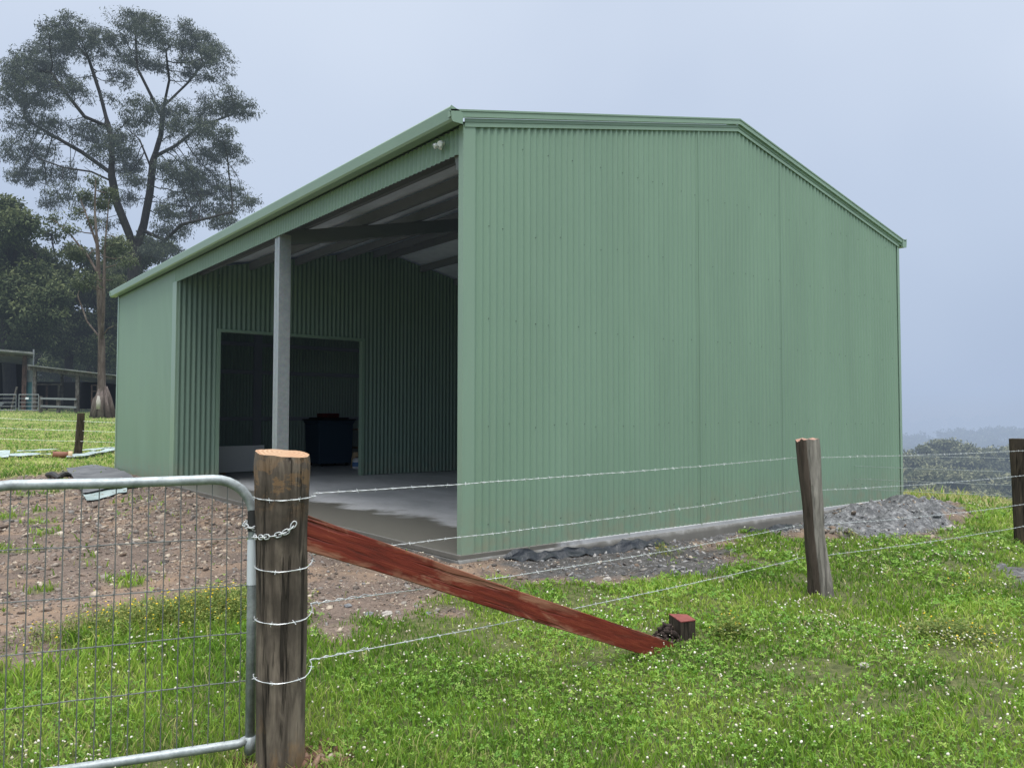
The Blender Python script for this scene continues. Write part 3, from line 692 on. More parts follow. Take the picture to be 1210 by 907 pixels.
# frame: galvanised columns and rafters
def c_section(bm, x0, x1, y0, y1, z0, z1, t=0.004, lip=0.022):
    box(bm, x0, y0, z0, x1, y0 + t, z1)                                  # web
    box(bm, x0, y0 + t, z0, x0 + t, y1, z1); box(bm, x1 - t, y0 + t, z0, x1, y1, z1)     # flanges
    box(bm, x0 + t, y1 - t, z0, x0 + t + lip, y1, z1); box(bm, x1 - t - lip, y1 - t, z0, x1 - t, y1, z1)
for yc in (4.70,):
    bm = BM(); c_section(bm, 0.02, 0.195, yc, yc + 0.085, 0.006, 3.99); c_section(bm, 0.02, 0.195, yc + 0.18, yc + 0.09, 0.006, 3.99)
    col = obj('column', bm, MT['galv'], shed)
    bm = BM(); box(bm, -0.0, yc - 0.05, 0.001, 0.26, yc + 0.23, 0.012); obj('base_plate', bm, MT['galv'], col)
    for bx_ in (0.06, 0.19):
        for by_ in (yc - 0.03, yc + 0.21): bm = BM(); tube(bm, [(bx_, by_, 0.012), (bx_, by_, 0.035)], 0.011, 6); obj('anchor_bolt', bm, MT['galv'], col)
for (cx, cy) in ((W - 0.24, 4.7), (W - 0.24, YP + 0.05), (0.02, YP + 0.12), (0.02, 0.03), (W - 0.24, 0.03), (0.02, L - 0.14), (W - 0.24, L - 0.14), (4.0, L - 0.15), (3.35, L - 0.15)):
    bm = BM(); c_section(bm, cx, cx + 0.2, cy, cy + 0.085, 0.006, 3.99 if cx in (W - 0.24, 0.02) else 4.85); obj('column', bm, MT['steel_dark'], shed)
for yc in (0.04, 4.70, YP + 0.04, L - 0.14):
    for x0 in (0.04, W - 0.04):
        bm = BM(); off = 0.20
        for yy in (0.0, 0.09):
            a = Vector((x0, yc + yy + .04, roofz(x0) - 0.285)); b = Vector((W / 2, yc + yy + .04, roofz(W / 2) - 0.285))
            bar(bm, a, b, 0.075, 0.20)
        obj('rafter', bm, MT['steel_dark'], shed)
for side in (0, 1):
    for k in range(5):
        t = (0.10, 0.32, 0.54, 0.76, 0.96)[k]; x = W / 2 * t if side == 0 else W - W / 2 * t
        bm = BM(); bar(bm, (x, 0.03, roofz(x) - 0.095), (x, L - 0.03, roofz(x) - 0.095), 0.065, 0.15); obj('purlin', bm, MT['steel_dark'], shed)
for z in (1.25, 2.5, 3.25):
    bm = BM(); bar(bm, (0.25, L - 0.06, z), (W - 0.25, L - 0.06, z), 0.06, 0.10); obj('girt', bm, MT['steel_dark'], shed)
    bm = BM(); bar(bm, (W - 0.06, 0.25, z), (W - 0.06, L - 0.25, z), 0.06, 0.10); obj('girt', bm, MT['steel_dark'], shed)
    bm = BM(); bar(bm, (0.25, 0.06, z), (W - 0.25, 0.06, z), 0.06, 0.10); obj('girt', bm, MT['steel_dark'], shed)
# slab: floor surface and rough footing below the sheeting
bm = BM(); box(bm, -0.04, -0.015, -0.055, W - 0.03, L - 0.03, 0.0); obj('floor_slab', bm, MT['concrete'], shed, bevel=0.006)
def footing():
    n = 220; P = []; F = []
    for i in range(n + 1):
        x = -0.06 + (W + 0.07) * i / n
        for k, (yy, z) in enumerate(((-0.004, -0.045), (-0.028, -0.05), (-0.036, -0.10), (-0.05, -0.34))):
            q = 0.012 * noise.noise(Vector((x * 4, k * 1.3, 0))) + 0.02 * noise.noise(Vector((x * .8, k, 4)))
            P.append((x, yy + q, z + q * .2))
    for i in range(n):
        for k in range(3): F.append((i * 4 + k, i * 4 + 4 + k, i * 4 + 5 + k, i * 4 + 1 + k))
    np_mesh('footing', np.array(P), [np.array(F)], MT['footing'], parent=shed, smooth=True)
    bm = BM(); box(bm, -0.055, -0.02, -0.36, W - 0.0, L - 0.0, -0.058); obj('slab_edge', bm, MT['footing'], shed)
footing()
# torn black plastic membrane showing under the corner
def strip(name, x0, x1, y, h, mat, label, cat, seed, grp=None):
    P = []; F = []; n = 44; m_ = 5
    for i in range(n + 1):
        x = x0 + (x1 - x0) * i / n
        hh = h * (0.75 + 0.7 * noise.noise(Vector((x * 2.1, seed, 0)))) * min(1, i / 3, (n - i) / 3 + 0.05)
        for k in range(m_ + 1):
            t = k / m_
            yy = y - 0.09 * (1 - t) ** 1.3 - 0.035 * noise.noise(Vector((x * 6, k * .8, seed)))
            P.append((x, yy, gz1(x, yy) + 0.012 + hh * t + 0.02 * noise.noise(Vector((x * 9, k * 1.1, seed + 3)))))
    for i in range(n):
        for k in range(m_): a = i * (m_ + 1) + k; F.append((a, a + m_ + 1, a + m_ + 2, a + 1))
    o = np_mesh(name, np.array(P), [np.array(F)], mat, origin=((x0 + x1) / 2, y, -0.14), smooth=True); tag(o, label, cat, grp)
strip('plastic_film', 0.45, 2.9, -0.06, 0.085, MT['film'], 'crumpled black plastic film bunched at the foot of the wall nearest the open corner', 'plastic film', 2.2)
strip('plastic_film', 4.4, 5.5, -0.14, 0.05, MT['film'], 'thin torn black plastic film at the wall foot beside the grey soil heap', 'plastic film', 6.2)
# flood light under the gutter end
lp = dep(532, 148, 8.35)
lamp = thing('flood_light', (-0.05, 0.34, 4.08), 'small white sensor flood light fixed high under the gutter at the shed corner', 'light')
bm = BM(); tube(bm, [(-0.012, 0.34, 4.13), (-0.045, 0.34, 4.13)], 0.024, 12); obj('mount', bm, MT['lamp_body'], lamp)
for s in (-1, 1):
    bm = BM(); a = Vector((-0.05, 0.34 + s * 0.03, 4.12)); d = Vector((-0.75, s * 0.35, -0.45)).normalized()
    tube(bm, [a, a + d * 0.03, a + d * 0.055], [0.014, 0.026, 0.029], 12); h_ = obj('lamp_head', bm, MT['lamp_body'], lamp, smooth=True)
    bm = BM(); tube(bm, [a + d * 0.0555, a + d * 0.059], 0.026, 12); obj('lens', bm, MT['lamp_lens'], h_)
bm = BM(); tube(bm, [(-0.04, 0.34, 4.10), (-0.055, 0.34, 4.065)], [0.016, 0.020], 10); obj('sensor', bm, MT['lamp_body'], lamp)

# ------------------------------------------------------------------ things inside the shed
t = thing('storage_bin', (5.0, 13.55, 0), 'large dark blue lidded bin standing in the back bay', 'bin')
bm = BM(); vs = []
lo = [(4.52, 13.05), (5.50, 13.05), (5.50, 13.95), (4.52, 13.95)]
for z, e in ((0.07, -0.02), (1.12, 0.0), (1.17, 0.035), (1.21, 0.035)):
    vs.append([bm.verts.new((x + (-e if x < 5 else e), y + (-e if y < 13.5 else e), z)) for x, y in lo])
bm.faces.new(vs[0][::-1]); bm.faces.new(vs[-1])
for a, b in zip(vs, vs[1:]):
    for k in range(4): bm.faces.new((a[k], a[(k + 1) % 4], b[(k + 1) % 4], b[k]))
obj('body', bm, MT['bin_blue'], t, bevel=0.012)
bm = BM(); box(bm, 4.46, 12.98, 1.213, 5.56, 14.02, 1.25); box(bm, 4.6, 13.1, 1.25, 5.4, 13.9, 1.29); obj('lid', bm, MT['bin_black'], t, bevel=0.01)
for wx in (4.65, 5.37):
    for wy in (13.15, 13.85):
        bm = BM(); tube(bm, [(wx - 0.025, wy, 0.042), (wx + 0.025, wy, 0.042)], 0.04, 14); obj('wheel', bm, MT['bin_black'], t)
        bm = BM(); box(bm, wx - 0.035, wy - 0.03, 0.045, wx + 0.035, wy + 0.03, 0.069)
        obj('castor_bracket', bm, MT['bin_black'], t)
t = thing('toolbox', (4.72, 13.3, 1.29), 'flat dark red case lying on top of the dark blue bin', 'case')
bm = BM(); box(bm, 4.62, 13.12, 1.292, 5.12, 13.42, 1.40); obj('case_body', bm, MT['dull_red'], t, bevel=0.012)
bm = BM(); tube(bm, [(4.78, 13.11, 1.33), (4.78, 13.075, 1.34), (4.96, 13.075, 1.34), (4.96, 13.11, 1.33)], 0.008, 6); obj('handle', bm, MT['bin_black'], t)
# white sheet of board resting on edge
t = thing('wall_board', (2.1, 12.05, 0), 'low white sheet of board standing on edge inside the doorway', 'board')
bm = BM(); bar(bm, (1.50, 12.0, 0.335), (2.68, 12.1, 0.335), 0.03, 0.60); obj('panel', bm, MT['white_board'], t)
bm = BM(); box(bm, 1.65, 11.93, 0.0, 1.73, 12.15, 0.034); box(bm, 2.45, 12.0, 0.0, 2.53, 12.22, 0.034); obj('foot_block', bm, MT['raw_pine'], t)
# timber rack
t = thing('timber_rack', (6.5, 13.9, 0), 'open timber rack with two shelves beside the dark blue bin', 'rack')
for lx in (5.95, 7.15):
    for ly in (13.6, 14.1):
        bm = BM(); box(bm, lx, ly, 0.0, lx + 0.07, ly + 0.045, 1.0); obj('leg', bm, MT['raw_pine'], t)
for z in (0.42, 0.93):
    bm = BM(); box(bm, 5.93, 13.57, z, 7.24, 14.17, z + 0.04); obj('shelf', bm, MT['raw_pine'], t)
# plastic drum beside the door jamb with a paper sack on it
px, py = 5.0, 11.85
t = thing('plastic_drum', (px, py, 0), 'small white plastic drum with blue label beside the doorway edge', 'drum')
bm = BM(); tube(bm, [(px, py, 0.002), (px, py, 0.02), (px, py, 0.22), (px, py, 0.25), (px, py, 0.27)], [0.10, 0.115, 0.115, 0.09, 0.05], 18); obj('body', bm, MT['white_plastic'], t, smooth=True)
bm = BM(); tube(bm, [(px, py, 0.06), (px, py, 0.17)], 0.1165, 18, cap=False); obj('label_band', bm, MT['blue_label'], t, smooth=True)
bm = BM(); tube(bm, [(px, py, 0.27), (px, py, 0.295)], 0.04, 12); obj('cap', bm, MT['bin_black'], t)
bm = BM(); a = [bm.verts.new(v) for v in ((5.0, 11.98, 0.003), (5.35, 11.98, 0.003), (5.35, 12.2, 0.003), (5.0, 12.2, 0.003))]
b = [bm.verts.new(v) for v in ((5.01, 12.02, 0.40), (5.33, 12.02, 0.42), (5.33, 12.14, 0.42), (5.01, 12.14, 0.40))]
bm.faces.new(a[::-1]); bm.faces.new(b)
for k in range(4): bm.faces.new((a[k], a[(k + 1) % 4], b[(k + 1) % 4], b[k]))
bmesh.ops.subdivide_edges(bm, edges=bm.edges[:], cuts=2, use_grid_fill=True)
for v in bm.verts:
    v.co += Vector((0, 0, 1)) * 0.0 + Vector((noise.noise(v.co * 6), noise.noise(v.co * 6 + Vector((5, 0, 0))), 0)) * 0.02
tag(obj('paper_sack', bm, MT['tan_paper'], None, origin=(5.17, 12.1, 0), smooth=True), 'tan paper sack standing behind the small white drum', 'sack')

# ------------------------------------------------------------------ fence posts
def rough_post(name, base, top, prof, mat, cutmat, label, rx, ry, grp, squarish=0.0, lump=0.08, nseg=28, cut=True, yawo=0.0, seedk=0.0, nick=0.0, hz=0, tilt=0.0):
    base = Vector(base); top = Vector(top); axis = top - base
    t = thing(name, base, label, 'fence post', grp)
    bm = BM(); rings = []; nz = 40
    for j in range(-5, nz + 1):
        s = j / nz; c = base + axis * s
        k = 1.0
        for (s0, k0), (s1, k1) in zip(prof, prof[1:]):
            if s0 <= s <= s1: k = k0 + (k1 - k0) * (s - s0) / (s1 - s0)
        ring = []
        for i in range(nseg):
            a = 2 * math.pi * i / nseg
            ca, sa = math.cos(a), math.sin(a)
            if squarish:
                p = 1 / max(abs(ca) ** (2 + squarish) + abs(sa) ** (2 + squarish), 1e-6) ** (1 / (2 + squarish))
            else: p = 1
            q = 1 + lump * noise.noise(Vector((ca * 1.6, sa * 1.6, s * 3.0 + seedk))) + lump * 0.55 * noise.noise(Vector((ca * 5, sa * 5, s * 2.2 + seedk)))
            q += -lump * 0.5 * max(0, noise.noise(Vector((ca * 9, sa * 9, s * 0.9 + seedk))))
            x, y = ca * rx * p * k * q, sa * ry * p * k * q
            x, y = x * math.cos(yawo) - y * math.sin(yawo), x * math.sin(yawo) + y * math.cos(yawo)
            dz = 0.0
            if j == nz: dz = tilt * (ca * -0.3 + sa * 0.95) + nick * noise.noise(Vector((ca * 2, sa * 2, seedk + 9)))
            ring.append(bm.verts.new(c + Vector((x, y, dz))))
        rings.append(ring)
    for A, B in zip(rings, rings[1:]):
        for i in range(nseg): bm.faces.new((A[i], A[(i + 1) % nseg], B[(i + 1) % nseg], B[i]))
    topr = [v.co.copy() for v in rings[-1]]
    obj('shaft', bm, mat, t, smooth=True)
    bm = BM(); c = sum(topr, Vector()) / len(topr)
    inner = [bm.verts.new(c + (v - c) * 0.55 + Vector((0, 0, 0.002 + 0.003 * random.random()))) for v in topr]; outer = [bm.verts.new(v) for v in topr]; cc = bm.verts.new(c + Vector((0, 0, 0.003)))
    for i in range(nseg):
        bm.faces.new((outer[i], outer[(i + 1) % nseg], inner[(i + 1) % nseg], inner[i])); bm.faces.new((inner[i], inner[(i + 1) % nseg], cc))
    obj('cut_top', bm, cutmat, t)
    return t
SP = Vector((-3.05, -3.03, gz1(-3.05, -3.03)))
rough_post('fence_post', SP, (SP.x - 0.012, SP.y, 1.185), [(-0.2, 0.98), (0.1, 0.97), (0.3, 1.0), (0.55, 1.02), (0.78, 1.04), (0.9, 1.10), (0.965, 1.13), (1.0, 1.08)], MT['post_round'], MT['cut'],
           'thick round dark timber strainer post with fresh sawn top, beside the gate', 0.106, 0.106, None, lump=0.075, nick=0.006, tilt=0.014)
MP = Vector((1.75, -2.73, gz1(1.7, -2.73)))
rough_post('fence_post', MP, (1.66, -2.68, 1.15), [(-0.2, 1.1), (0.15, 1.05), (0.5, 0.96), (1.0, 0.95)], MT['post_split'], MT['pink_cut'],
           'grey split timber post leaning left, in front of the green gable wall', 0.088, 0.060, None, squarish=1.4, lump=0.26, yawo=-0.5, seedk=4.4, nick=0.03)
RP = Vector((5.98, -2.80, gz1(5.9, -2.77)))
rough_post('fence_post', RP, (5.93, -2.78, 1.09), [(-0.2, 1.1), (0.5, 0.98), (1.0, 1.0)], MT['post_dark'], MT['post_dark'],
           'black squared post at the valley end of the front fence', 0.095, 0.085, None, squarish=2.5, lump=0.10, yawo=0.3, seedk=8.8)
fb = dep(92, 533, 25); fb.z = gz1(fb.x, fb.y); ft = dep(96, 488, 25)
rough_post('fence_post', fb, ft, [(-0.2, 1.1), (1.0, 0.95)], MT['post_dark'], MT['post_dark'],
           'weathered dark post out in the field behind the shed, leaning right', 0.115, 0.11, None, squarish=0.6, lump=0.15, seedk=2.8)

# ------------------------------------------------------------------ barbed wire
def strand(pts, r=0.0015, twist=True, barbs=True, sag=0.015, wob=0.004, seed=0, n_per=26, barb_gap=0.11):
    """one strand of wire through pts as a mesh"""
    bm = BM(); path = []
    for (a, b) in zip(pts, pts[1:]):
        a, b = Vector(a), Vector(b); ln = (b - a).length
        n = max(2, int(ln * n_per / 3)) if ln > 0.3 else 1
        for i in range(n):
            t = i / n
            p = a.lerp(b, t)
            if ln > 0.5: p.z -= sag * 4 * t * (1 - t); p += Vector((0, noise.noise(Vector((p.x * 2.2, seed, 1))), noise.noise(Vector((p.x * 2.6, seed, 7))))) * wob
            path.append(p)
    path.append(Vector(pts[-1]))
    if twist:
        fine = []
        for a, b in zip(path, path[1:]):
            k = max(1, int((b - a).length / 0.016))
            fine += [a.lerp(b, i / k) for i in range(k)]
        fine.append(path[-1])
        s = 0.0
        A, B = [], []
        for i, p in enumerate(fine):
            d = (fine[min(i + 1, len(fine) - 1)] - fine[max(i - 1, 0)]).normalized(); sd = d.cross(Vector((0, 0, 1))).normalized(); u = sd.cross(d)
            ph = i * 0.016 / 0.055 * math.pi
            o = (sd * math.cos(ph) + u * math.sin(ph)) * r * 0.95
            A.append(p + o); B.append(p - o)
        tube(bm, A, r * 0.85, 4); tube(bm, B, r * 0.85, 4)
    else: tube(bm, path, r, 5)
    if barbs:
        acc = 0.05
        for a, b in zip(path, path[1:]):
            d = (b - a); ln = d.length
            if ln < 1e-6: continue
            d.normalize()
            while acc < ln:
                c = a + d * acc; sd = d.cross(Vector((0, 0, 1))).normalized(); u = sd.cross(d)
                ang = random.random() * 6.28
                for q in (0, 1.6):
                    v = (sd * math.cos(ang + q) + u * math.sin(ang + q)); v2 = v + d * random.uniform(-.4, .4)
                    tube(bm, [c - v2 * 0.011 + d * q * .003, c + v2 * 0.011 + d * q * .003], 0.0013, 3)
                tube(bm, [c - d * 0.006, c + d * 0.006], r * 1.9, 5)
                acc += barb_gap * random.uniform(0.85, 1.15)
            acc -= ln
    return bm
ST_Y = (592, 676, 737, 806)      # wire heights on the strainer post
MID_Y = (540, 579.5, 620, 659); RGT_Y = (531, 560, 593.5, 619)
WORDS = ('topmost', 'second', 'third', 'lowest')
def zat(v, D): return 1.35 + (490.7 - v) / FOC * D
for k in range(4):
    z0 = zat(ST_Y[k], 3.32); z1 = zat(MID_Y[k], 6.66); z2 = zat(RGT_Y[k], 9.1)
    wrap = []
    # the wire is pulled round the near face of the strainer
    for i in range(15):
        a = R(150 + 205 * i / 14); wr_ = 0.128 if k == 0 else 0.121; wrap.append(Vector((SP.x + wr_ * math.cos(a), SP.y + wr_ * math.sin(a), z0 + 0.010 * abs(i - 6) / 7 + (0.03 * max(0, (i - 10) / 4) if k else 0))))
    s = (MP.z + 0.15 - z1)
    mx = 1.69 - 0.12 * (z1 + 0.15) ; rx_ = 5.95
    pts = wrap + [Vector((mx, -2.60, z1)), Vector((rx_, -2.885, z2)), Vector((rx_ + 0.06, -2.885, z2))]
    bm = strand(pts, seed=k * 3.1, sag=(0.012, 0.02, 0.03, 0.02)[k])
    if k in (2, 3):   # tied-off tail twisted around the strand beside the post
        a = wrap[-1]; b = Vector((mx, -2.60, z1)); d = (b - a).normalized()
        tube(bm, [a + d * 0.02 * i + Vector((0, math.cos(i * 1.9), math.sin(i * 1.9))) * 0.006 for i in range(16)], 0.0018, 4)
    tag(obj('barbed_wire', bm, MT['barb'], None, origin=(SP.x, SP.y, z0)), '%s strand of barbed wire along the front fence, from strainer post to black post' % WORDS[k], 'barbed wire', 'barbed wires of the front fence')
# fence returning behind the shed on the valley side
for k, (vr, vl) in enumerate(((540.5, 535), (557, 548), (573, 565), (586, 577))):
    far = dep(1067, vl, 10.0); far2 = dep(1195, vr, 9.2)
    end = far + (far - far2) * 1.0
    a = Vector((5.93, -2.70, zat(vr, 9.15)))
    e = Vector((a.x + 0.45, a.y + 5.0, a.z))
    # run to the corner post that stands behind the shed's far corner
    e = Vector((9.9, 4.5, zat((538.5, 550.5, 567.5, 579.5)[k], 14.6)))
    bm = strand([a, e], barbs=False, twist=False, r=0.0026, seed=20 + k, sag=0.02)
    tag(obj('plain_wire', bm, MT['wire'], None, origin=a), '%s strand of wire running from the black post towards the valley behind the shed' % WORDS[k], 'fence wire', 'plain wires of the valley fence')
rough_post('fence_post', (9.95, 4.5, gz1(9.95, 4.5)), (9.93, 4.5, 1.1), [(-0.2, 1.05), (1, 1)], MT['post_dark'], MT['post_dark'], 'dark round post beyond the far corner of the gable wall on the valley side', 0.08, 0.08, None, seedk=5.5)
for k, h in enumerate((1.08, 0.78, 0.45)):
    a = dep(-60, 520, 24.0); a.z = gz1(a.x, a.y) + h; c = Vector((fb.x, fb.y - 0.12, fb.z + h)); b = c + (c - a) * 1.2; b.z = gz1(b.x, b.y) + h
    bm = strand([a, c, b], barbs=False, twist=False, r=0.0035, sag=0.03, seed=40 + k)
    tag(obj('plain_wire', bm, MT['wire'], None, origin=a), '%s faint wire crossing the field past the leaning dark post' % ('uppermost', 'middle', 'bottom')[k], 'fence wire', 'plain wires of the field fence')

# ------------------------------------------------------------------ gate
G0 = Vector((-3.130, -2.870, 0)); GD = Vector((-0.9617, 0.2740, 0)).normalized(); GW = 1.10; ZT, ZB = 1.068, -0.10
gate = thing('farm_gate', (G0.x + GD.x * GW / 2, G0.y + GD.y * GW / 2, ZB), 'galvanised pipe gate with wire mesh infill hung left of the strainer post', 'gate')
def gp(s, z): return G0 + GD * s + Vector((0, 0, z))
loop = []
def arc(cs, cz, r, a0, a1, n=8):
    return [gp(cs + r * math.cos(R(a0 + (a1 - a0) * i / n)), cz + r * math.sin(R(a0 + (a1 - a0) * i / n))) for i in range(n + 1)]
rr_ = 0.17
path = [gp(0, ZB + 0.03)] + [gp(0, 0.5)] + arc(rr_, ZT - rr_, rr_, 180, 90) + [gp(GW * .5, ZT - 0.004)] + arc(GW - rr_, ZT - rr_, rr_, 90, 0) + [gp(GW, 0.4), gp(GW, ZB + 0.03)]
bm = BM(); tube(bm, path, 0.0215, 12); frame = obj('frame', bm, MT['pipe'], gate, smooth=True)
bm = BM(); tube(bm, [gp(0.0, ZB - 0.035), gp(0.0, ZB + 0.04)], 0.024, 12); obj('weld_sleeve', bm, MT['pipe'], gate, smooth=True)
bm = BM(); tube(bm, [gp(0.0, ZB + 0.03), gp(0.05, ZB + 0.012), gp(GW - .05, ZB + 0.012), gp(GW, ZB + 0.03)], 0.0195, 12); obj('bottom_rail', bm, MT['pipe'], gate, smooth=True)
bm = BM(); tube(bm, [gp(0, 0.60), gp(0, 0.80)], 0.0235, 12, cap=False); obj('pale_sleeve', bm, MT['pale_tape'], gate, smooth=True)
bm = BM(); tube(bm, [gp(0, 0.835), gp(0, 0.93)], 0.024, 12, cap=False); obj('rubber_sleeve', bm, MT['dark_rubber'], gate, smooth=True)
bm = BM()
nv = 17
for i in range(nv):
    s = 0.045 + (GW - 0.09) * i / (nv - 1)
    zt = ZT - 0.012 if rr_ < s < GW - rr_ else ZT - rr_ + math.sqrt(max(0, rr_ ** 2 - (rr_ - min(s, GW - s)) ** 2))
    w = [gp(s + 0.0035 * noise.noise(Vector((i * 1.7, z * 2.1, 0))), z) for z in np.linspace(ZB + 0.015, zt, 8)]
    tube(bm, w, 0.0024, 5)
    for zq in (0.183, 0.392, 0.600, 0.808):      # knots where the wires cross
        tube(bm, [gp(s - 0.004, zq + 0.002), gp(s + 0.004, zq + 0.003)], 0.0036, 5)
for zq in (0.183, 0.392, 0.600, 0.808):
    tube(bm, [gp(s, zq + 0.004 * noise.noise(Vector((s * 5, zq, 2)))) for s in np.linspace(0.01, GW - 0.01, 30)], 0.0025, 5)
obj('mesh_infill', bm, MT['mesh_wire'], gate)

# chain looped round the gate upright and nailed to the post
chain = thing('chain', (G0.x, G0.y, 0.84), 'short galvanised chain looped round the gate upright and fixed to the strainer post', 'chain')
def link_mesh(c, d, n_, ln=0.026, wd=0.010, r=0.0026):
    d = d.normalized(); s = n_ - d * n_.dot(d); s.normalize(); bm = BM(); pts = []
    for i in range(16):
        a = 2 * math.pi * i / 16; ca = math.cos(a)
        pts.append(c + d * (ln * 0.5 * ca + (0.35 * ln * 0.3 * (1 if ca > 0 else -1))) + s * wd * math.sin(a))
    tube(bm, pts, r, 6, closed=True); return bm
up = G0 + Vector((0, 0, 0.855))
cpts = []
for i in range(60):
    a = i / 59 * 2 * math.pi * 1.15 + 0.4
    cpts.append(up + Vector((math.cos(a) * 0.035, math.sin(a) * 0.035, 0.03 - 0.06 * i / 59)))
last = cpts[-1]
P1 = up + Vector((-0.005, -0.045, -0.035)); P2 = Vector((SP.x - 0.05, SP.y - 0.112, 0.865)); P3 = Vector((SP.x - 0.012, SP.y - 0.124, 0.888))
for i in range(40):
    t = i / 39; p = P1.lerp(P3, t); p.z -= 0.022 * 4 * t * (1 - t)
    # bow out so that it clears the post
    dx, dy = p.x - SP.x, p.y - SP.y; q = math.hypot(dx, dy)
    if q < 0.124: p.x, p.y = SP.x + dx / q * 0.124, SP.y + dy / q * 0.124
    cpts.append(p)
acc = 0; flip = 0; nxt = 0.0
for a, b in zip(cpts, cpts[1:]):
    d = b - a
    acc += d.length
    if acc >= nxt:
        nn = Vector((0, 0, 1)) if flip % 2 else d.cross(Vector((0, 0, 1)))
        obj('link', link_mesh(b, d, nn if nn.length > 0.0001 else Vector((1, 0, 0))), MT['barb'], chain, smooth=True)
        flip += 1; nxt += 0.0215

# ------------------------------------------------------------------ red stay plank and offcut
A = dep(350, 626, 3.43); B = dep(797, 773, 5.2)
def plank(name, A, B, wid, th, mat, label, cat):
    d = (B - A).normalized(); side = d.cross(Vector((0, 0, 1))).normalized(); u = side.cross(d).normalized(); ln = (B - A).length
    bm = BM(); n = 40; rings = []
    for i in range(n + 1):
        s = i / n; x = s * ln
        w = wid * (0.90 + 0.16 * math.exp(-s * 9)); off = 0.006 * noise.noise(Vector((s * 3, 1, 0)))
        cut = 0.0
        ring = []
        for (j, k) in ((-1, -1), (1, -1), (1, 1), (-1, 1)):
            xx = x
            if i == n: xx = x + (0.05 if k < 0 else -0.16)
            e = 0.0022 * noise.noise(Vector((s * 22, j * 3, k * 2)))
            ring.append(bm.verts.new((xx, j * th / 2 + off + e, k * w / 2 + off + e)))
        rings.append(ring)
    for P_, Q_ in zip(rings, rings[1:]):
        for k in range(4): bm.faces.new((P_[k], P_[(k + 1) % 4], Q_[(k + 1) % 4], Q_[k]))
    bm.faces.new(rings[0][::-1]); bm.faces.new(rings[-1])
    bmesh.ops.recalc_face_normals(bm, faces=bm.faces)
    me = bpy.data.meshes.new(name); bm.to_mesh(me); bm.free(); me.materials.append(mat)
    o = bpy.data.objects.new(name, me); COL.objects.link(o)
    o.matrix_world = Matrix.Translation(A) @ Matrix((d, side, u)).transposed().to_4x4()
    bv = o.modifiers.new('edge', 'BEVEL'); bv.width = 0.004; bv.segments = 2; bv.limit_method = 'ANGLE'
    return tag(o, label, cat)
plank('timber_stay', A, B, 0.142, 0.045, MT['red'], 'long dark red timber plank sloping from the strainer post down into the grass', 'plank')
ob = onz(805, 752, gz1(-0.14, -2.81))
off = thing('timber_offcut', (ob.x, ob.y, ob.z), 'short dark timber stub with dull red top standing at the foot of the red plank', 'timber stub')
bm = BM(); ang = R(-8)
foot = [(-0.075, -0.06), (0.045, -0.085), (0.085, 0.02), (-0.02, 0.09)]
lo = [bm.verts.new((ob.x + x, ob.y + y, ob.z - 0.05)) for x, y in foot]; hi = [bm.verts.new((ob.x + x, ob.y + y, ob.z + 0.125 + 0.1 * y)) for x, y in foot]
bm.faces.new(lo[::-1]); bm.faces.new(hi)
for k in range(4): bm.faces.new((lo[k], lo[(k + 1) % 4], hi[(k + 1) % 4], hi[k]))
obj('block', bm, MT['post_dark'], off)
bm = BM(); hi = [(ob.x + x * 1.03, ob.y + y * 1.03, ob.z + 0.127 + 0.1 * y) for x, y in foot]
a = [bm.verts.new(v) for v in hi]; b = [bm.verts.new((v[0], v[1], v[2] + 0.006)) for v in hi]
bm.faces.new(a[::-1]); bm.faces.new(b)
for k in range(4): bm.faces.new((a[k], a[(k + 1) % 4], b[(k + 1) % 4], b[k]))
obj('painted_top', bm, MT['red_top'], off)
# dug earth where the plank is let into the ground, and round the strainer
def earth(nm, c, n, sx, sy, hmax, label, stops, s0=0.01):
    X = c[0] + rng.normal(0, sx, n); Y = c[1] + rng.normal(0, sy, n)
    rr = np.exp(-(((X - c[0]) / sx) ** 2 + ((Y - c[1]) / sy) ** 2) / 2)
    Z = gz(X, Y) + hmax * rr * rng.random(n)
    m = M(nm, 0.95, 0.1, coord='World'); m.color(m.ramp(m.attr('tint'), stops)); m.bump(m.noise(60, 4), 0.7, 0.01)
    o = scatter_blobs(nm, X, Y, Z, s0 + 0.02 * rng.random(n) ** 3, m.m, rng.random(n), (1, 1, 0.8), 0.7)
    tag(o, label, 'soil', kind='stuff')
earth('earth_clod', (ob.x - 0.13, ob.y + 0.02), 260, 0.05, 0.05, 0.10, 'dark crumbly earth clod between the plank end and the stub', [(0, (0.02, 0.016, 0.014)), (0.7, (0.06, 0.045, 0.04)), (1, (0.12, 0.09, 0.08))])
earth('dug_soil', (SP.x + 0.02, SP.y - 0.02), 900, 0.13, 0.12, 0.05, 'reddish dug soil around the foot of the strainer post', [(0, (0.05, 0.03, 0.022)), (0.6, (0.15, 0.085, 0.06)), (0.9, (0.25, 0.17, 0.12)), (1, (0.4, 0.33, 0.28))])

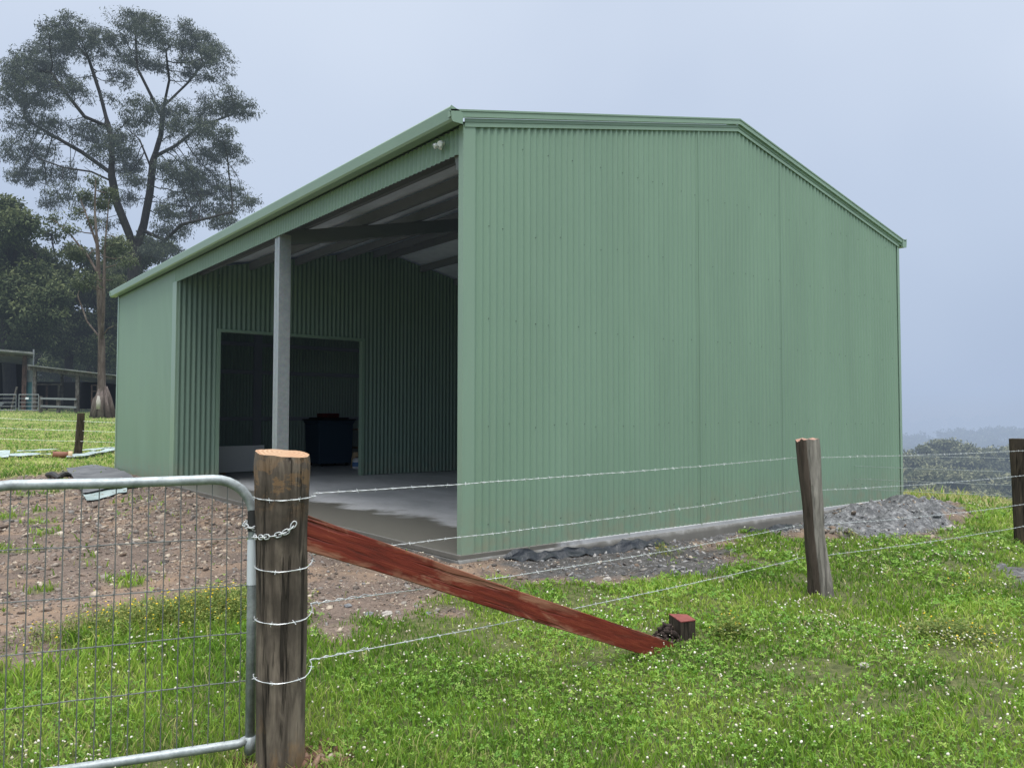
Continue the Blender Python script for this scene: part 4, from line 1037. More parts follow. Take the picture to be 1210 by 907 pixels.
# ------------------------------------------------------------------ stones
def stone(u, v, r, mat, label, seed, flat=0.6, zoff=0):
    p = onz(u, v, -0.15); p.z = gz1(p.x, p.y)
    bm = BM(); bmesh.ops.create_icosphere(bm, subdivisions=3, radius=1)
    for w in bm.verts:
        k = 1 + 0.35 * noise.noise(w.co * 1.3 + Vector((seed, 0, 0))) + 0.12 * noise.noise(w.co * 3.5 + Vector((seed, 3, 0)))
        w.co = Vector((w.co.x * r * 1.25 * k, w.co.y * r * 0.9 * k, w.co.z * r * flat * k)) + p + Vector((0, 0, r * 0.25))
    tag(obj('stone', bm, mat, None, origin=p), label, 'stone')
stone(457, 722, 0.036, MT['pale_rock'], 'pale fist-sized stone on the gravel edge, left of the red plank', 1.0)
stone(436, 722, 0.030, MT['grey_rock'], 'bluish grey stone just left of the pale fist-sized stone', 2.0)
stone(411, 716, 0.026, MT['grey_rock'], 'grey stone in the gravel close to the strainer post', 3.0)
stone(506, 723, 0.020, MT['grey_rock'], 'small dark grey stone at the grass edge below the plank', 4.0)
stone(209, 829, 0.022, MT['pale_rock'], 'pale stone lying in the grass behind the gate mesh', 5.0)
stone(862, 683, 0.035, MT['pale_rock'], 'whitish stone in the grass left of the grey leaning post', 6.0)
stone(718, 687, 0.032, MT['pale_rock'], 'pale stone beside the plank where dark dirt meets grass', 7.0)
stone(700, 689, 0.020, MT['pale_rock'], 'tan pebble just above the middle of the red plank', 8.0)
stone(795, 672, 0.026, MT['pale_rock'], 'buff stone on the dirt strip below the gable wall', 9.0)
stone(1021, 790, 0.030, MT['pale_rock'], 'flat pale stone lying in clover in the right foreground', 10.0)
stone(1123, 626, 0.07, MT['pale_rock'], 'broken pale rock at the valley end of the grey soil heap', 11.0)
stone(1108, 620, 0.055, MT['grey_rock'], 'dark rock on the end of the grey soil heap', 12.0)

# ------------------------------------------------------------------ weeds with yellow flowers
def weed(x, y, rx, ry, h, n, label, nfl=40):
    z0 = gz1(x, y); t = thing('weed_clump', (x, y, z0), label, 'weed')
    X = x + rng.normal(0, rx, n); Y = y + rng.normal(0, ry, n); Z = gz(X, Y)
    hh = h * (0.35 + 0.65 * rng.random(n)) * np.exp(-(((X - x) / rx) ** 2 + ((Y - y) / ry) ** 2) / 5)
    a = rng.random(n) * 6.28; w = 0.003; lx, ly = np.cos(a) * hh * .35, np.sin(a) * hh * .35
    P = np.stack([np.stack([X - w, Y, Z], 1), np.stack([X + w, Y, Z], 1), np.stack([X + lx, Y + ly, Z + hh], 1)], 1).reshape(-1, 3)
    i = np.arange(n) * 3; parts_v = [P]; F = [np.stack([i, i + 1, i + 2], 1)]; off_ = len(P)
    tn = [np.repeat(rng.random(n), 3)]
    m_ = n * 5; j = rng.integers(0, n, m_); s = 0.3 + 0.7 * rng.random(m_)
    cx, cy, cz = X[j] + lx[j] * s, Y[j] + ly[j] * s, Z[j] + hh[j] * s
    b = rng.random(m_) * 6.28; l = 0.012 + 0.018 * rng.random(m_); dx, dy = np.cos(b) * l, np.sin(b) * l; dz = (rng.random(m_) - 0.3) * l
    sx, sy = -dy * .28, dx * .28
    Q = np.stack([np.stack([cx, cy, cz], 1), np.stack([cx + dx * .5 + sx, cy + dy * .5 + sy, cz + dz * .5], 1), np.stack([cx + dx, cy + dy, cz + dz], 1), np.stack([cx + dx * .5 - sx, cy + dy * .5 - sy, cz + dz * .5], 1)], 1).reshape(-1, 3)
    i = np.arange(m_) * 4 + off_
    o = np_mesh('foliage', np.concatenate([P, Q]), [F[0], np.stack([i, i + 1, i + 2, i + 3], 1)], MT['weed'], parent=t, attrs={'tint': np.concatenate([tn[0], np.repeat(rng.random(m_), 4)])})
    j = rng.integers(0, n, nfl)
    tag(scatter_blobs('flowers', X[j] + lx[j], Y[j] + ly[j], Z[j] + hh[j], 0.005 + 0.004 * rng.random(nfl), MT['yellow'], rng.random(nfl), (1, 1, .6), 0.3, parent=t), kind='stuff')
weed(-2.78, -0.32, 0.42, 0.24, 0.24, 1900, 'long mound of olive weeds with small yellow flowers behind the gate mesh', 150)
weed(-2.35, -0.10, 0.20, 0.22, 0.24, 700, 'yellow flowered weeds between the gate and the gravel bank, next to the strainer post', 50)
weed(0.10, -3.03, 0.07, 0.06, 0.19, 150, 'upright weed with a few yellow flowers to the right of the timber stub', 14)
weed(1.28, -3.95, 0.17, 0.12, 0.17, 420, 'spreading weed with yellow flowers in the right foreground grass', 26)
weed(2.35, -0.55, 0.10, 0.08, 0.20, 60, 'small green weed growing against the foot of the gable wall', 8)
weed(3.0, -3.5, 0.25, 0.2, 0.13, 140, 'low weed patch with scattered yellow flowers near the grey leaning post', 16)
weed(4.95, -1.25, 0.10, 0.08, 0.14, 60, 'sparse weed growing on the front of the grey soil heap', 3)

# ------------------------------------------------------------------ things lying beyond the gate
def flat_sheet(name, quad, mat, label, cat, lift=0.015, curl=0.02, seed=0, n=14):
    quad = [Vector((p[0], p[1], 0)) for p in quad]; P = []
    for j in range(n + 1):
        for i in range(n + 1):
            s, t = i / n, j / n
            p = quad[0] * (1 - s) * (1 - t) + quad[1] * s * (1 - t) + quad[2] * s * t + quad[3] * (1 - s) * t
            e = max(abs(s - .5), abs(t - .5)) * 2
            z = gz1(p.x, p.y) + lift + curl * (0.5 + noise.noise(Vector((p.x * 2.3, p.y * 2.3, seed)))) + curl * 1.5 * max(0, e - 0.8) * (1 + noise.noise(Vector((p.x * 3, p.y * 3, seed + 4))))
            P.append((p.x, p.y, z))
    i = np.arange((n + 1) ** 2).reshape(n + 1, n + 1)
    f = np.stack([i[:-1, :-1].ravel(), i[:-1, 1:].ravel(), i[1:, 1:].ravel(), i[1:, :-1].ravel()], 1)
    tag(np_mesh(name, np.array(P), [f], mat, origin=P[0], smooth=True), label, cat)
flat_sheet('rubber_mat', [tuple(onz(u, v, 0.03)[:2]) for u, v in ((98, 578), (168, 572), (134, 553), (78, 556))], MT['mat'], 'dark grey rubber mat lying on the ground at the outer corner of the shed', 'mat', lift=0.05)
flat_sheet('plastic_sheet', [tuple(onz(u, v, 0.0)[:2]) for u, v in ((103, 585), (150, 579), (150, 574), (95, 577))], MT['pale_sheet'], 'pale folded plastic sheet showing under the dark grey mat', 'plastic sheet', lift=0.02)
for k, (a, b, lb) in enumerate((((56, 562), (70, 567), 'bent black rubber offcut lying left of another on the gravel'), ((68, 566), (83, 564), 'short black rubber offcut nearest the grey mat'))):
    p, q = onz(a[0], a[1], 0.0), onz(b[0], b[1], 0.0); p.z = gz1(p.x, p.y) + .05; q.z = gz1(q.x, q.y) + .05
    mid = (p + q) / 2 + Vector((0, 0, 0.05))
    bm = BM(); tube(bm, [p, p.lerp(mid, .6), mid, q.lerp(mid, .5), q], [.05, .06, .06, .055, .04], 8); tag(obj('rubber_offcut', bm, MT['dark_rubber'], None, origin=p), lb, 'rubber offcut')
def on_ground(u, v, it=12):
    d = dep(u, v, 1.0) - CAM; t = 5.0
    while t < 80:
        p = CAM + d * t
        if p.z < gz1(p.x, p.y): return p
        t += 0.1
    return p
for k, (pts, w, lb) in enumerate((
        (((-20, 545), (10, 544), (12, 536), (-20, 537)), 0, 'crumpled pale plastic sheet lying in the field at the left edge'),
        (((10, 543), (60, 541), (60, 539.5), (10, 540)), 0, 'long flat pale strip lying on the grass left of the terracotta pipe'),
        (((78, 543.5), (136, 535), (136, 532), (80, 541)), 0, 'pale plastic strip running from the terracotta pipe to the shed'),
        (((20, 538), (134, 532.8), (134, 531.8), (20, 536.8)), 0, 'narrow pale strip lying farthest out along the field'))):
    flat_sheet('plastic_strip', [tuple(on_ground(u, v)[:2]) for u, v in pts], MT['pale_sheet'], lb, 'plastic strip', lift=0.07, curl=0.04, seed=k)
p, q = on_ground(62, 541), on_ground(80, 541.5)
p.z = gz1(p.x, p.y) + 0.10; q.z = gz1(q.x, q.y) + 0.10
pipe = thing('clay_pipe', p, 'reddish terracotta pipe lying on the pale strips in the field', 'pipe')
bm = BM(); tube(bm, [p, q], 0.10, 14); obj('pipe_body', bm, MT['terracotta'], pipe, smooth=True)
bm = BM(); tube(bm, [q + (q - p).normalized() * 0.002, q + (q - p).normalized() * 0.12], 0.125, 14); obj('collar', bm, MT['tan_paper'], pipe, smooth=True)

# ------------------------------------------------------------------ old sheds across the field
def PX(u, v, D): return dep(u, v, D)
D1 = 52.0
RTf = Vector((RT.x, RT.y, 0)).normalized(); FWf = Vector((FW.x, FW.y, 0)).normalized()
def gpt(u, D): p = dep(u, 490, D); p.z = gz1(p.x, p.y); return p
def zabs(v, D): return 1.35 + (490.7 - v) / FOC * D
gnd = gpt(60, D1).z
def facade_box(bm, u0, u1, z0, z1, D, th=0.06):
    a, b = dep(u0, 490, D), dep(u1, 490, D); a.z = b.z = (z0 + z1) / 2; bar(bm, a, b, th, abs(z1 - z0))
ms = thing('machinery_shed', gpt(10, D1), 'old open-fronted skillion shed with rusty posts at the far left of the field', 'shed')
bm = BM()
a, b = dep(-95, 404, D1 - 1.2), dep(39.5, 416, D1 - 1.2); a2, b2 = dep(-95, 420, D1 + 7), dep(38, 431, D1 + 7)
vs = [bm.verts.new(v) for v in (a, b, b2, a2)] + [bm.verts.new(v - Vector((0, 0, 0.12))) for v in (a, b, b2, a2)]
bm.faces.new(vs[:4]); bm.faces.new(vs[4:][::-1])
for k in range(4): bm.faces.new((vs[k], vs[(k + 1) % 4], vs[4 + (k + 1) % 4], vs[4 + k]))
obj('roof', bm, MT['old_iron'], ms)
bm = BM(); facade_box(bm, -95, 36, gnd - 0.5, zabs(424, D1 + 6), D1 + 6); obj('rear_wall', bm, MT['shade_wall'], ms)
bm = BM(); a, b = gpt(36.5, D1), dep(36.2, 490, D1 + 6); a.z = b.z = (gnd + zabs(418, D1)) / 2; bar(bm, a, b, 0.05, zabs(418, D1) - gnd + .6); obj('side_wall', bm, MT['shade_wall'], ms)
bm = BM(); facade_box(bm, -95, 38, zabs(422, D1), zabs(417, D1), D1 - 0.2, 0.1); obj('fascia', bm, MT['far_timber'], ms)
for u, w in ((27.5, 0.24), (-30, 0.24)):
    bm = BM(); p = gpt(u, D1 - 0.3); bar(bm, p - Vector((0, 0, .3)), Vector((p.x, p.y, zabs(421, D1))), w, w); obj('post', bm, MT['far_red'], ms)
bm = BM(); facade_box(bm, 29.5, 37.5, zabs(452, D1), zabs(424, D1), D1 - 0.1); obj('grey_panel', bm, MT['grey_panel'], ms)
bm = BM(); facade_box(bm, 29.5, 38.5, gnd - .2, zabs(452.2, D1), D1 - 0.1); obj('teal_panel', bm, MT['teal_panel'], ms)
bm = BM(); p = gpt(37.8, D1 - .4); bar(bm, p, Vector((p.x, p.y, zabs(414, D1))), 0.08, 0.08); obj('downpipe', bm, MT['pale_pipe'], ms)
ls = thing('lean_to_shed', gpt(85, D1), 'low open lean-to with sloping iron roof and timber posts beside the old shed', 'shed')
bm = BM()
a, b = dep(32, 430.5, D1 - 1.0), dep(175, 447, D1 - 1.0); dn = FWf * 7 - Vector((0, 0, 0.7))
vs = [bm.verts.new(v) for v in (a, b, b + dn, a + dn)] + [bm.verts.new(v - Vector((0, 0, 0.07))) for v in (a, b, b + dn, a + dn)]
bm.faces.new(vs[:4]); bm.faces.new(vs[4:][::-1])
for k in range(4): bm.faces.new((vs[k], vs[(k + 1) % 4], vs[4 + (k + 1) % 4], vs[4 + k]))
obj('roof', bm, MT['old_iron'], ls)
bm = BM(); a, b = dep(33, 434.5, D1 - 0.6), dep(175, 451, D1 - 0.6); bar(bm, a, b, 0.1, 0.25); obj('front_beam', bm, MT['far_timber'], ls)
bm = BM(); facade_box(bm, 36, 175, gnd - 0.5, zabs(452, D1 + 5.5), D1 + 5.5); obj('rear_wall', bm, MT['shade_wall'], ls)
for u, v0, w in ((41, 437, 0.18), (73, 440, 0.14), (91.5, 442, 0.2), (150, 449, 0.2)):
    bm = BM(); p = gpt(u, D1 - 0.5 + (2.5 if u == 73 else 0)); q = dep(u + 0.4, v0, D1 - 0.5 + (2.5 if u == 73 else 0)); bar(bm, p - Vector((0, 0, .3)), q, w, w); obj('post', bm, MT['far_timber'], ls)
for u0, u1, v in ((42, 73, 454), (50, 71, 470.5), (50, 90, 482)):
    bm = BM(); a, b = dep(u0, v, D1 + 1.0), dep(u1, v, D1 + 1.0); bar(bm, a, b, 0.06, 0.10); obj('rail', bm, MT['far_timber'], ls)
for u in (55, 69):
    bm = BM(); a, b = gpt(u, D1 + 1.1), dep(u + .6, 455, D1 + 1.1); bar(bm, a, b, 0.12, 0.12); obj('inner_post', bm, MT['far_red' if u == 55 else 'far_timber'], ls)
# red frame under the lean-to (yard equipment)
rf = thing('cattle_frame', gpt(112, D1), 'dull red steel frame standing under the lean-to beside the bare trunk', 'frame')
for u in (108.5, 115):
    bm = BM(); a, b = gpt(u, D1), dep(u, 455, D1); bar(bm, a, b, 0.08, 0.08); obj('upright', bm, MT['far_red'], rf)
for v in (455, 462):
    bm = BM(); a, b = dep(108, v, D1 - 0.1), dep(115.5, v, D1 - 0.1); bar(bm, a, b, 0.06, 0.07); obj('crossbar', bm, MT['far_red'], rf)
def tub_gate(u0, u1, vt, vb, D, label, n=4, sgn=False):
    t = thing('yard_gate', gpt((u0 + u1) / 2, D), label, 'gate')
    z1, z0 = zabs(vt, D), zabs(vb, D); a, b = dep(u0, 490, D), dep(u1, 490, D)
    c = [Vector((a.x, a.y, z0)), Vector((a.x, a.y, z1)), Vector((b.x, b.y, z1)), Vector((b.x, b.y, z0))]
    bm = BM(); tube(bm, c, 0.035, 6, closed=True); obj('frame', bm, MT['pale_pipe'], t)
    for k in range(1, n):
        z = z0 + (z1 - z0) * k / n; bm = BM(); tube(bm, [(a.x, a.y, z), (b.x, b.y, z)], 0.018, 5); obj('rail', bm, MT['pale_pipe'], t)
    if sgn:
        c = dep(32, 470.5, D - 0.08); bm = BM(); bar(bm, c - RTf * 0.1, c + RTf * 0.1, 0.02, 0.13); obj('notice_plate', bm, MT['sign_white'], t)
tub_gate(-26, 18.5, 467, 485.5, D1 - 2.2, 'wide grey tube gate in front of the old shed at the left edge')
tub_gate(22, 45, 467, 485.5, D1 - 2.2, 'narrow grey tube gate with a small white plate, in front of the teal panel', sgn=True)
yr = thing('yard_fence', gpt(70, D1 - 1.6), 'two-rail timber yard fence between the tube gate and the bare trunk', 'fence')
for u, vt in ((48, 468), (69, 470.5), (90, 472)):
    bm = BM(); a, b = gpt(u, D1 - 1.6), dep(u, vt, D1 - 1.6); bar(bm, a, b, 0.17, 0.17); obj('post', bm, MT['far_timber'], yr)
for v0, v1 in ((470.5, 471.5), (479.5, 481)):
    bm = BM(); bar(bm, dep(48, v0, D1 - 1.75), dep(90, v1, D1 - 1.75), 0.06, 0.12); obj('rail', bm, MT['pale_pipe'], yr)
lg = dep(17, 455, D1 - 2.5); bm = BM(); bar(bm, gpt(12.5, D1 - 1.9), dep(20, 457, D1 - 1.9), 0.08, 0.08)
tag(obj('leaning_pole', bm, MT['far_timber'], None, origin=gpt(12.5, D1 - 1.9)), 'thin grey pole leaning against the tube gate of the old shed', 'pole')
tr = thing('farm_trailer', gpt(4, D1 + 1), 'low grey trailer tray parked inside the old shed at the left edge', 'trailer')
bm = BM(); facade_box(bm, -18, 12, zabs(480, D1), zabs(476.5, D1), D1 + 1.0, 1.4); obj('tray', bm, MT['grey_panel'], tr)
for u in (-12, 7):
    bm = BM(); c = dep(u, 482, D1 + 0.4); tube(bm, [c - FWf * .1, c + FWf * .1], 0.28, 14); obj('wheel', bm, MT['shade_wall'], tr)

# ------------------------------------------------------------------ trees
def leaf_cloud(centers, radii, per, size, droop=0.5, aspect=0.28, shell=0.0, tint_by_height=True, lo=None, hi=None):
    """many small leaf faces spread through the clumps; returns verts, faces, tint"""
    n = len(centers) * per
    c = np.repeat(centers, per, 0); r = np.repeat(radii, per, 0)
    d = rng.normal(size=(n, 3)); d /= np.linalg.norm(d, axis=1)[:, None]
    rad = rng.random(n) ** (1 / 2.2)
    p = c + d * (rad[:, None]) * r
    ax = rng.normal(size=(n, 3)); ax[:, 2] -= droop * 2; ax /= np.linalg.norm(ax, axis=1)[:, None]
    sd = np.cross(ax, rng.normal(size=(n, 3))); sd /= np.linalg.norm(sd, axis=1)[:, None] + 1e-9
    l = size * (0.6 + 0.8 * rng.random(n))[:, None]
    w = l * aspect
    V = np.stack([p, p + ax * l * .5 + sd * w * .5, p + ax * l, p + ax * l * .5 - sd * w * .5], 1).reshape(-1, 3)
    i = np.arange(n) * 4; F = np.stack([i, i + 1, i + 2, i + 3], 1)
    # daylight painted into the tint: pale upper outside of each clump, shaded beneath
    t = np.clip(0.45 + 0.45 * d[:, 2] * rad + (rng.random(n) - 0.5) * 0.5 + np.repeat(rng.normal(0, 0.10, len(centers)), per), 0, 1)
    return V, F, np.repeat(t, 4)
def colonize(starts, attract, step, infl, kill, iters=90):
    """grow branches from polylines in starts towards attractor points; returns nodes, parents"""
    nodes = []; par = []
    key = {}
    for poly in starts:
        prev = -1
        for a, b in zip(poly, poly[1:]):
            k = max(1, int((b - a).length / step))
            for i in range(k + (1 if b is poly[-1] else 0)):
                p = a.lerp(b, i / k); kk = tuple(round(c, 2) for c in p)
                if kk in key: prev = key[kk]; continue
                # join to an existing node when the polyline starts on one
                if prev == -1 and nodes:
                    dd = [(Vector(q) - p).length for q in nodes]; prev = int(np.argmin(dd))
                nodes.append(tuple(p)); par.append(prev); prev = len(nodes) - 1; key[kk] = prev
    N = np.array(nodes, float); Pn = list(par); A = np.array(attract, float)
    for it in range(iters):
        if len(A) == 0: break
        D = np.empty(len(A)); J = np.empty(len(A), int)
        for s in range(0, len(A), 400):
            dd = ((A[s:s + 400, None] - N[None]) ** 2).sum(2); J[s:s + 400] = dd.argmin(1); D[s:s + 400] = np.sqrt(dd.min(1))
        ok = D < infl
        if not ok.any(): infl *= 1.6; continue
        new = []
        for j in np.unique(J[ok]):
            v = A[ok & (J == j)] - N[j]; v /= np.linalg.norm(v, axis=1)[:, None] + 1e-9
            d = v.mean(0) + rng.normal(0, 0.12, 3); d /= np.linalg.norm(d) + 1e-9
            q = N[j] + d * step
            if ((N - q) ** 2).sum(1).min() > (step * .45) ** 2: new.append(q); Pn.append(int(j))
        if not new: break
        N = np.vstack([N, new])
        for s in range(0, 1):
            D2 = np.array([np.sqrt(((N[-len(new):] - a) ** 2).sum(1).min()) for a in A])
        A = A[D2 > kill]
    return N, Pn
def branch_mesh(name, N, Pn, rbase, mat, parent, expo=0.45, rmin=0.02, flare=0.0, sides=6):
    n = len(N); cnt = np.ones(n)
    for i in range(n - 1, -1, -1):
        if Pn[i] >= 0 and Pn[i] < i: cnt[Pn[i]] += cnt[i]
    rad = np.maximum(rbase * (cnt / cnt.max()) ** expo, rmin)
    best = {}
    for i in range(n):
        p = Pn[i]
        if p >= 0 and (p not in best or cnt[i] > cnt[best[p]]): best[p] = i
    V = []; F = []; base = 0
    ang = np.arange(sides) * 2 * math.pi / sides
    for i in range(n):
        p = Pn[i]
        if p < 0: continue
        a, b = N[p], N[i]; d = b - a; ln = np.linalg.norm(d)
        if ln < 1e-6: continue
        d = d / ln; s = np.cross(d, [0.31, 0.95, 0.05]); s /= np.linalg.norm(s) + 1e-9; t = np.cross(d, s)
        ra = rad[p] if best.get(p) == i else min(rad[i] * 1.25, rad[p]); rb = rad[i]
        zl = N[:, 2].min()
        if flare: ra *= 1 + flare * math.exp(-(a[2] - zl) / 0.9); rb *= 1 + flare * math.exp(-(b[2] - zl) / 0.9)
        ring = np.cos(ang)[:, None] * s + np.sin(ang)[:, None] * t
        V.append(a - d * ra * 0.15 + ring * ra); V.append(b + d * rb * 0.15 + ring * rb)
        k = np.arange(sides); F.append(np.stack([base + k, base + (k + 1) % sides, base + sides + (k + 1) % sides, base + sides + k], 1)); base += 2 * sides
    return np_mesh(name, np.vstack(V), [np.vstack(F)], mat, parent=parent, smooth=True)
def lobes_points(lobes, D, n, zscale=1.0, depth_amp=3.5):
    """lobes: (u, v, ru, rv) patches of crown; returns n points spread through them in 3-D"""
    w = np.array([l[2] * l[3] for l in lobes], float); w /= w.sum()
    out = []
    cen = [dep(l[0], l[1], D + (l[4] if len(l) > 4 else random.uniform(-depth_amp, depth_amp))) for l in lobes]
    for j in rng.choice(len(lobes), n, p=w):
        l = lobes[j]; s = D / FOC
        d = rng.normal(size=3); d /= np.linalg.norm(d); r = rng.random() ** (1 / 2.6)
        off = RTf * (d[0] * r * l[2] * s) + Vector((0, 0, d[2] * r * l[3] * s)) + FWf * (d[1] * r * (l[2] + l[3]) / 2 * s)
        out.append(tuple(cen[j] + off))
    return np.array(out)

def big_gum():
    D = 60.0; random.seed(21)
    base = dep(158, 490, D); base.z = gz1(base.x, base.y)
    t = thing('gum_tree', base, 'very tall spreading gum tree with forked dark trunk rising behind the shed', 'tree')
    def pl(*pts): return [dep(u, v, D + dd) for u, v, dd in pts]
    fork = (160, 300, 0)
    S = [[base] + pl((157, 360, 0), (158, 320, 0), fork),
         pl(fork, (152, 275, -.5), (138, 240, -1), (132, 208, -1), (132, 165, -1), (127, 145, -.5), (118, 110, 0), (105, 70, 0)),
         pl(fork, (170, 265, .5), (177, 228, 1), (181, 190, 1), (190, 160, 1.5), (193, 128, 1.5), (200, 95, 1), (196, 60, 0)),
         pl((168, 272, .4), (195, 284, -1), (215, 265, -2), (245, 258, -2.5), (275, 250, -2.5)),
         pl((134, 215, -1), (108, 203, -2), (75, 198, -3), (40, 185, -3)),
         pl((132, 205, -1), (97, 180, 0), (62, 160, 1), (28, 140, 1)),
         pl((128, 150, -.5), (100, 138, -2), (78, 110, -2), (60, 85, -2)),
         pl((183, 185, 1), (208, 172, 3), (235, 150, 3), (275, 135, 3)),
         pl((179, 200, 1), (165, 165, 2), (148, 150, 3)),
         pl((192, 140, 1.5), (178, 112, 0), (162, 80, 0), (160, 40, 0)),
         pl((194, 125, 1.5), (222, 98, 3), (240, 75, 3))]
    LB = [(82, 38, 28, 18), (62, 60, 26, 22), (110, 52, 26, 20), (160, 28, 22, 14), (178, 42, 26, 20), (212, 42, 24, 18), (238, 55, 22, 18), (255, 75, 18, 20), (225, 80, 18, 12),
          (35, 70, 18, 16), (30, 95, 24, 22), (14, 115, 16, 18), (58, 92, 24, 18), (12, 85, 12, 14), (50, 125, 22, 14), (25, 150, 22, 14), (60, 145, 16, 9), (92, 108, 18, 12),
          (16, 178, 16, 16), (45, 180, 22, 12), (30, 205, 22, 12), (68, 205, 20, 10), (75, 225, 14, 14), (62, 240, 10, 10),
          (112, 160, 28, 17), (140, 172, 22, 16), (152, 192, 16, 16), (120, 185, 16, 12), (150, 210, 14, 8),
          (140, 92, 14, 16), (165, 130, 18, 16), (158, 148, 12, 10), (205, 135, 26, 16), (240, 130, 24, 16), (265, 118, 18, 16), (288, 128, 15, 11), (222, 152, 24, 12), (255, 155, 18, 12),
          (245, 182, 22, 12), (270, 175, 14, 9), (290, 190, 13, 9), (210, 205, 24, 16), (238, 215, 26, 18), (268, 225, 22, 14), (215, 232, 24, 14), (250, 245, 26, 12), (290, 236, 14, 10), (285, 208, 8, 6),
          (138, 46, 13, 11), (122, 118, 12, 8), (168, 72, 15, 10), (150, 66, 10, 8), (186, 78, 12, 8), (228, 258, 24, 10), (200, 272, 22, 10), (262, 262, 20, 8), (118, 262, 12, 8), (98, 240, 12, 8), (150, 235, 10, 8), (165, 212, 8, 8), (195, 250, 12, 10), (180, 290, 14, 10), (205, 300, 16, 10), (150, 262, 12, 8)]
    LB = [(l[0], l[1], l[2] * 1.16, l[3] * 1.14) for l in LB]
    At = lobes_points(LB, D, 4200)
    nzv = np.array([noise.noise(Vector(a) * 0.42) + 0.5 * noise.noise(Vector(a) * 1.1) for a in At]); At = At[nzv > -0.20]
    N, Pn = colonize(S, At, 0.60, 6.0, 0.72, 60)
    branch_mesh('trunk', N, Pn, 0.44, MT['bark_dark'], t, expo=0.52, rmin=0.016, flare=0.5)
    cl = np.vstack([At[rng.random(len(At)) < 0.85], N[-min(len(N), 900):]])
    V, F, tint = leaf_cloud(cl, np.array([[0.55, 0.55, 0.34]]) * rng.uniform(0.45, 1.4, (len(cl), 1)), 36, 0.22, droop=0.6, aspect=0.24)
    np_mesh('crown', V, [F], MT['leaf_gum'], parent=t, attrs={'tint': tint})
big_gum()

def slim_gum():
    D = 46.5; random.seed(5)
    base = dep(121, 487, D); base.z = gz1(base.x, base.y)
    t = thing('gum_tree', base, 'slender brown barked gum tree with sparse crown standing in front of the lean-to', 'tree')
    def pl(*pts): return [dep(u, v, D + dd) for u, v, dd in pts]
    S = [[base] + pl((120, 440, 0), (120, 405, 0), (118, 370, 0), (117, 330, 0), (115, 290, 0), (112, 250, 0), (113, 212, 0)),
         pl((120, 405, 0), (122, 370, -.4), (123, 330, -.4), (124, 290, -.4), (129, 235, -.4)),
         pl((119, 400, 0), (103, 380, 0.4), (92, 350, 0.5), (97, 325, .6)),
         pl((117, 325, 0), (104, 303, .3), (84, 278, .6), (66, 262, .8)),
         pl((120, 398, 0), (128, 388, -.5), (135, 385, -.6)),
         pl((115, 290, 0), (105, 262, 0), (95, 235, .3))]
    LB = [(88, 250, 10, 5), (112, 215, 6, 6), (120, 240, 12, 8), (130, 228, 6, 8), (100, 228, 7, 5), (62, 258, 6, 5), (98, 330, 12, 10), (88, 300, 8, 6), (130, 300, 9, 8), (112, 262, 8, 5), (135, 330, 8, 8), (80, 270, 6, 4), (140, 290, 10, 8), (150, 310, 8, 8)]
    At = lobes_points(LB, D, 190, depth_amp=1.5)
    N, Pn = colonize(S, At, 0.55, 5.0, 0.8, 40)
    tr_ = branch_mesh('trunk', N, Pn, 0.205, MT['bark_brown'], t, expo=0.50, rmin=0.02, flare=1.0, sides=8)
    # flared butt with pale scar
    bm = BM(); c = base
    for k in range(9):
        a = R(k * 40 + 10); p0 = c + Vector((math.cos(a), math.sin(a), 0)) * (0.50 + 0.2 * random.random()) + Vector((0, 0, -0.2))
        p1 = c + Vector((math.cos(a), math.sin(a), 0)) * 0.36 + Vector((0, 0, random.uniform(0.6, 1.15))); p2 = c + Vector((math.cos(a), math.sin(a), 0)) * 0.20 + Vector((0, 0, random.uniform(1.3, 1.9)))
        tube(bm, [p0, p1, p2], [0.22, 0.16, 0.04], 8)
    obj('root_flare', bm, MT['bark_brown'], t, smooth=True)
    bm = BM(); q = dep(116.2, 476, D - 0.95); tube(bm, [q + Vector((0, 0, .42)), q + Vector((0, 0, .1)), q - Vector((0, 0, .35))], [0.05, .12, .10], 8); obj('bare_scar', bm, MT['bark_pale'], t, smooth=True)
    cl = At
    V, F, tint = leaf_cloud(cl, np.array([[0.5, 0.5, 0.35]]) * np.ones((len(cl), 1)), 34, 0.20, droop=0.5, aspect=0.3)
    np_mesh('crown', V, [F], MT['leaf_olive'], parent=t, attrs={'tint': tint})
slim_gum()

def lobe_tree(name, label, u, D, lobes, mat, per=60, ncl=260, size=0.30, grp=None, bark='bark_dark', cl_r=0.7, r0=0.3, base_v=487, seed=0, base_z=None):
    random.seed(seed + 100)
    base = dep(u, base_v, D); base.z = gz1(base.x, base.y) if base_z is None else base_z
    t = thing(name, base, label, 'tree', grp)
    At = lobes_points(lobes, D, ncl, depth_amp=2.0)
    topc = At[:, 2].max(); mid = At.mean(0)
    # trunk and one limb per lobe
    P0 = base; P1 = base.lerp(Vector((mid[0], mid[1], mid[2])), 0.55) + Vector((random.uniform(-.3, .3), 0, 0)); P2 = Vector(mid)
    starts = [[P0, P1, P2]]
    for l in lobes: starts.append([P2.lerp(P1, random.random()), (P2 + dep(l[0], l[1], D)) / 2 - Vector((0, 0, .4)), dep(l[0], l[1], D)])
    N, Pn = colonize(starts, At[:: max(1, len(At) // 60)], 0.9, 4.0, 1.2, 14)
    branch_mesh('trunk', N, Pn, r0, MT[bark], t, expo=0.45, rmin=0.025, flare=0.4)
    V, F, tint = leaf_cloud(At, np.array([[cl_r, cl_r, cl_r * 0.7]]) * np.ones((len(At), 1)), per, size, droop=0.3, aspect=0.42)
    np_mesh('crown', V, [F], MT[mat], parent=t, attrs={'tint': tint})
FG = 'forest trees behind the old sheds'
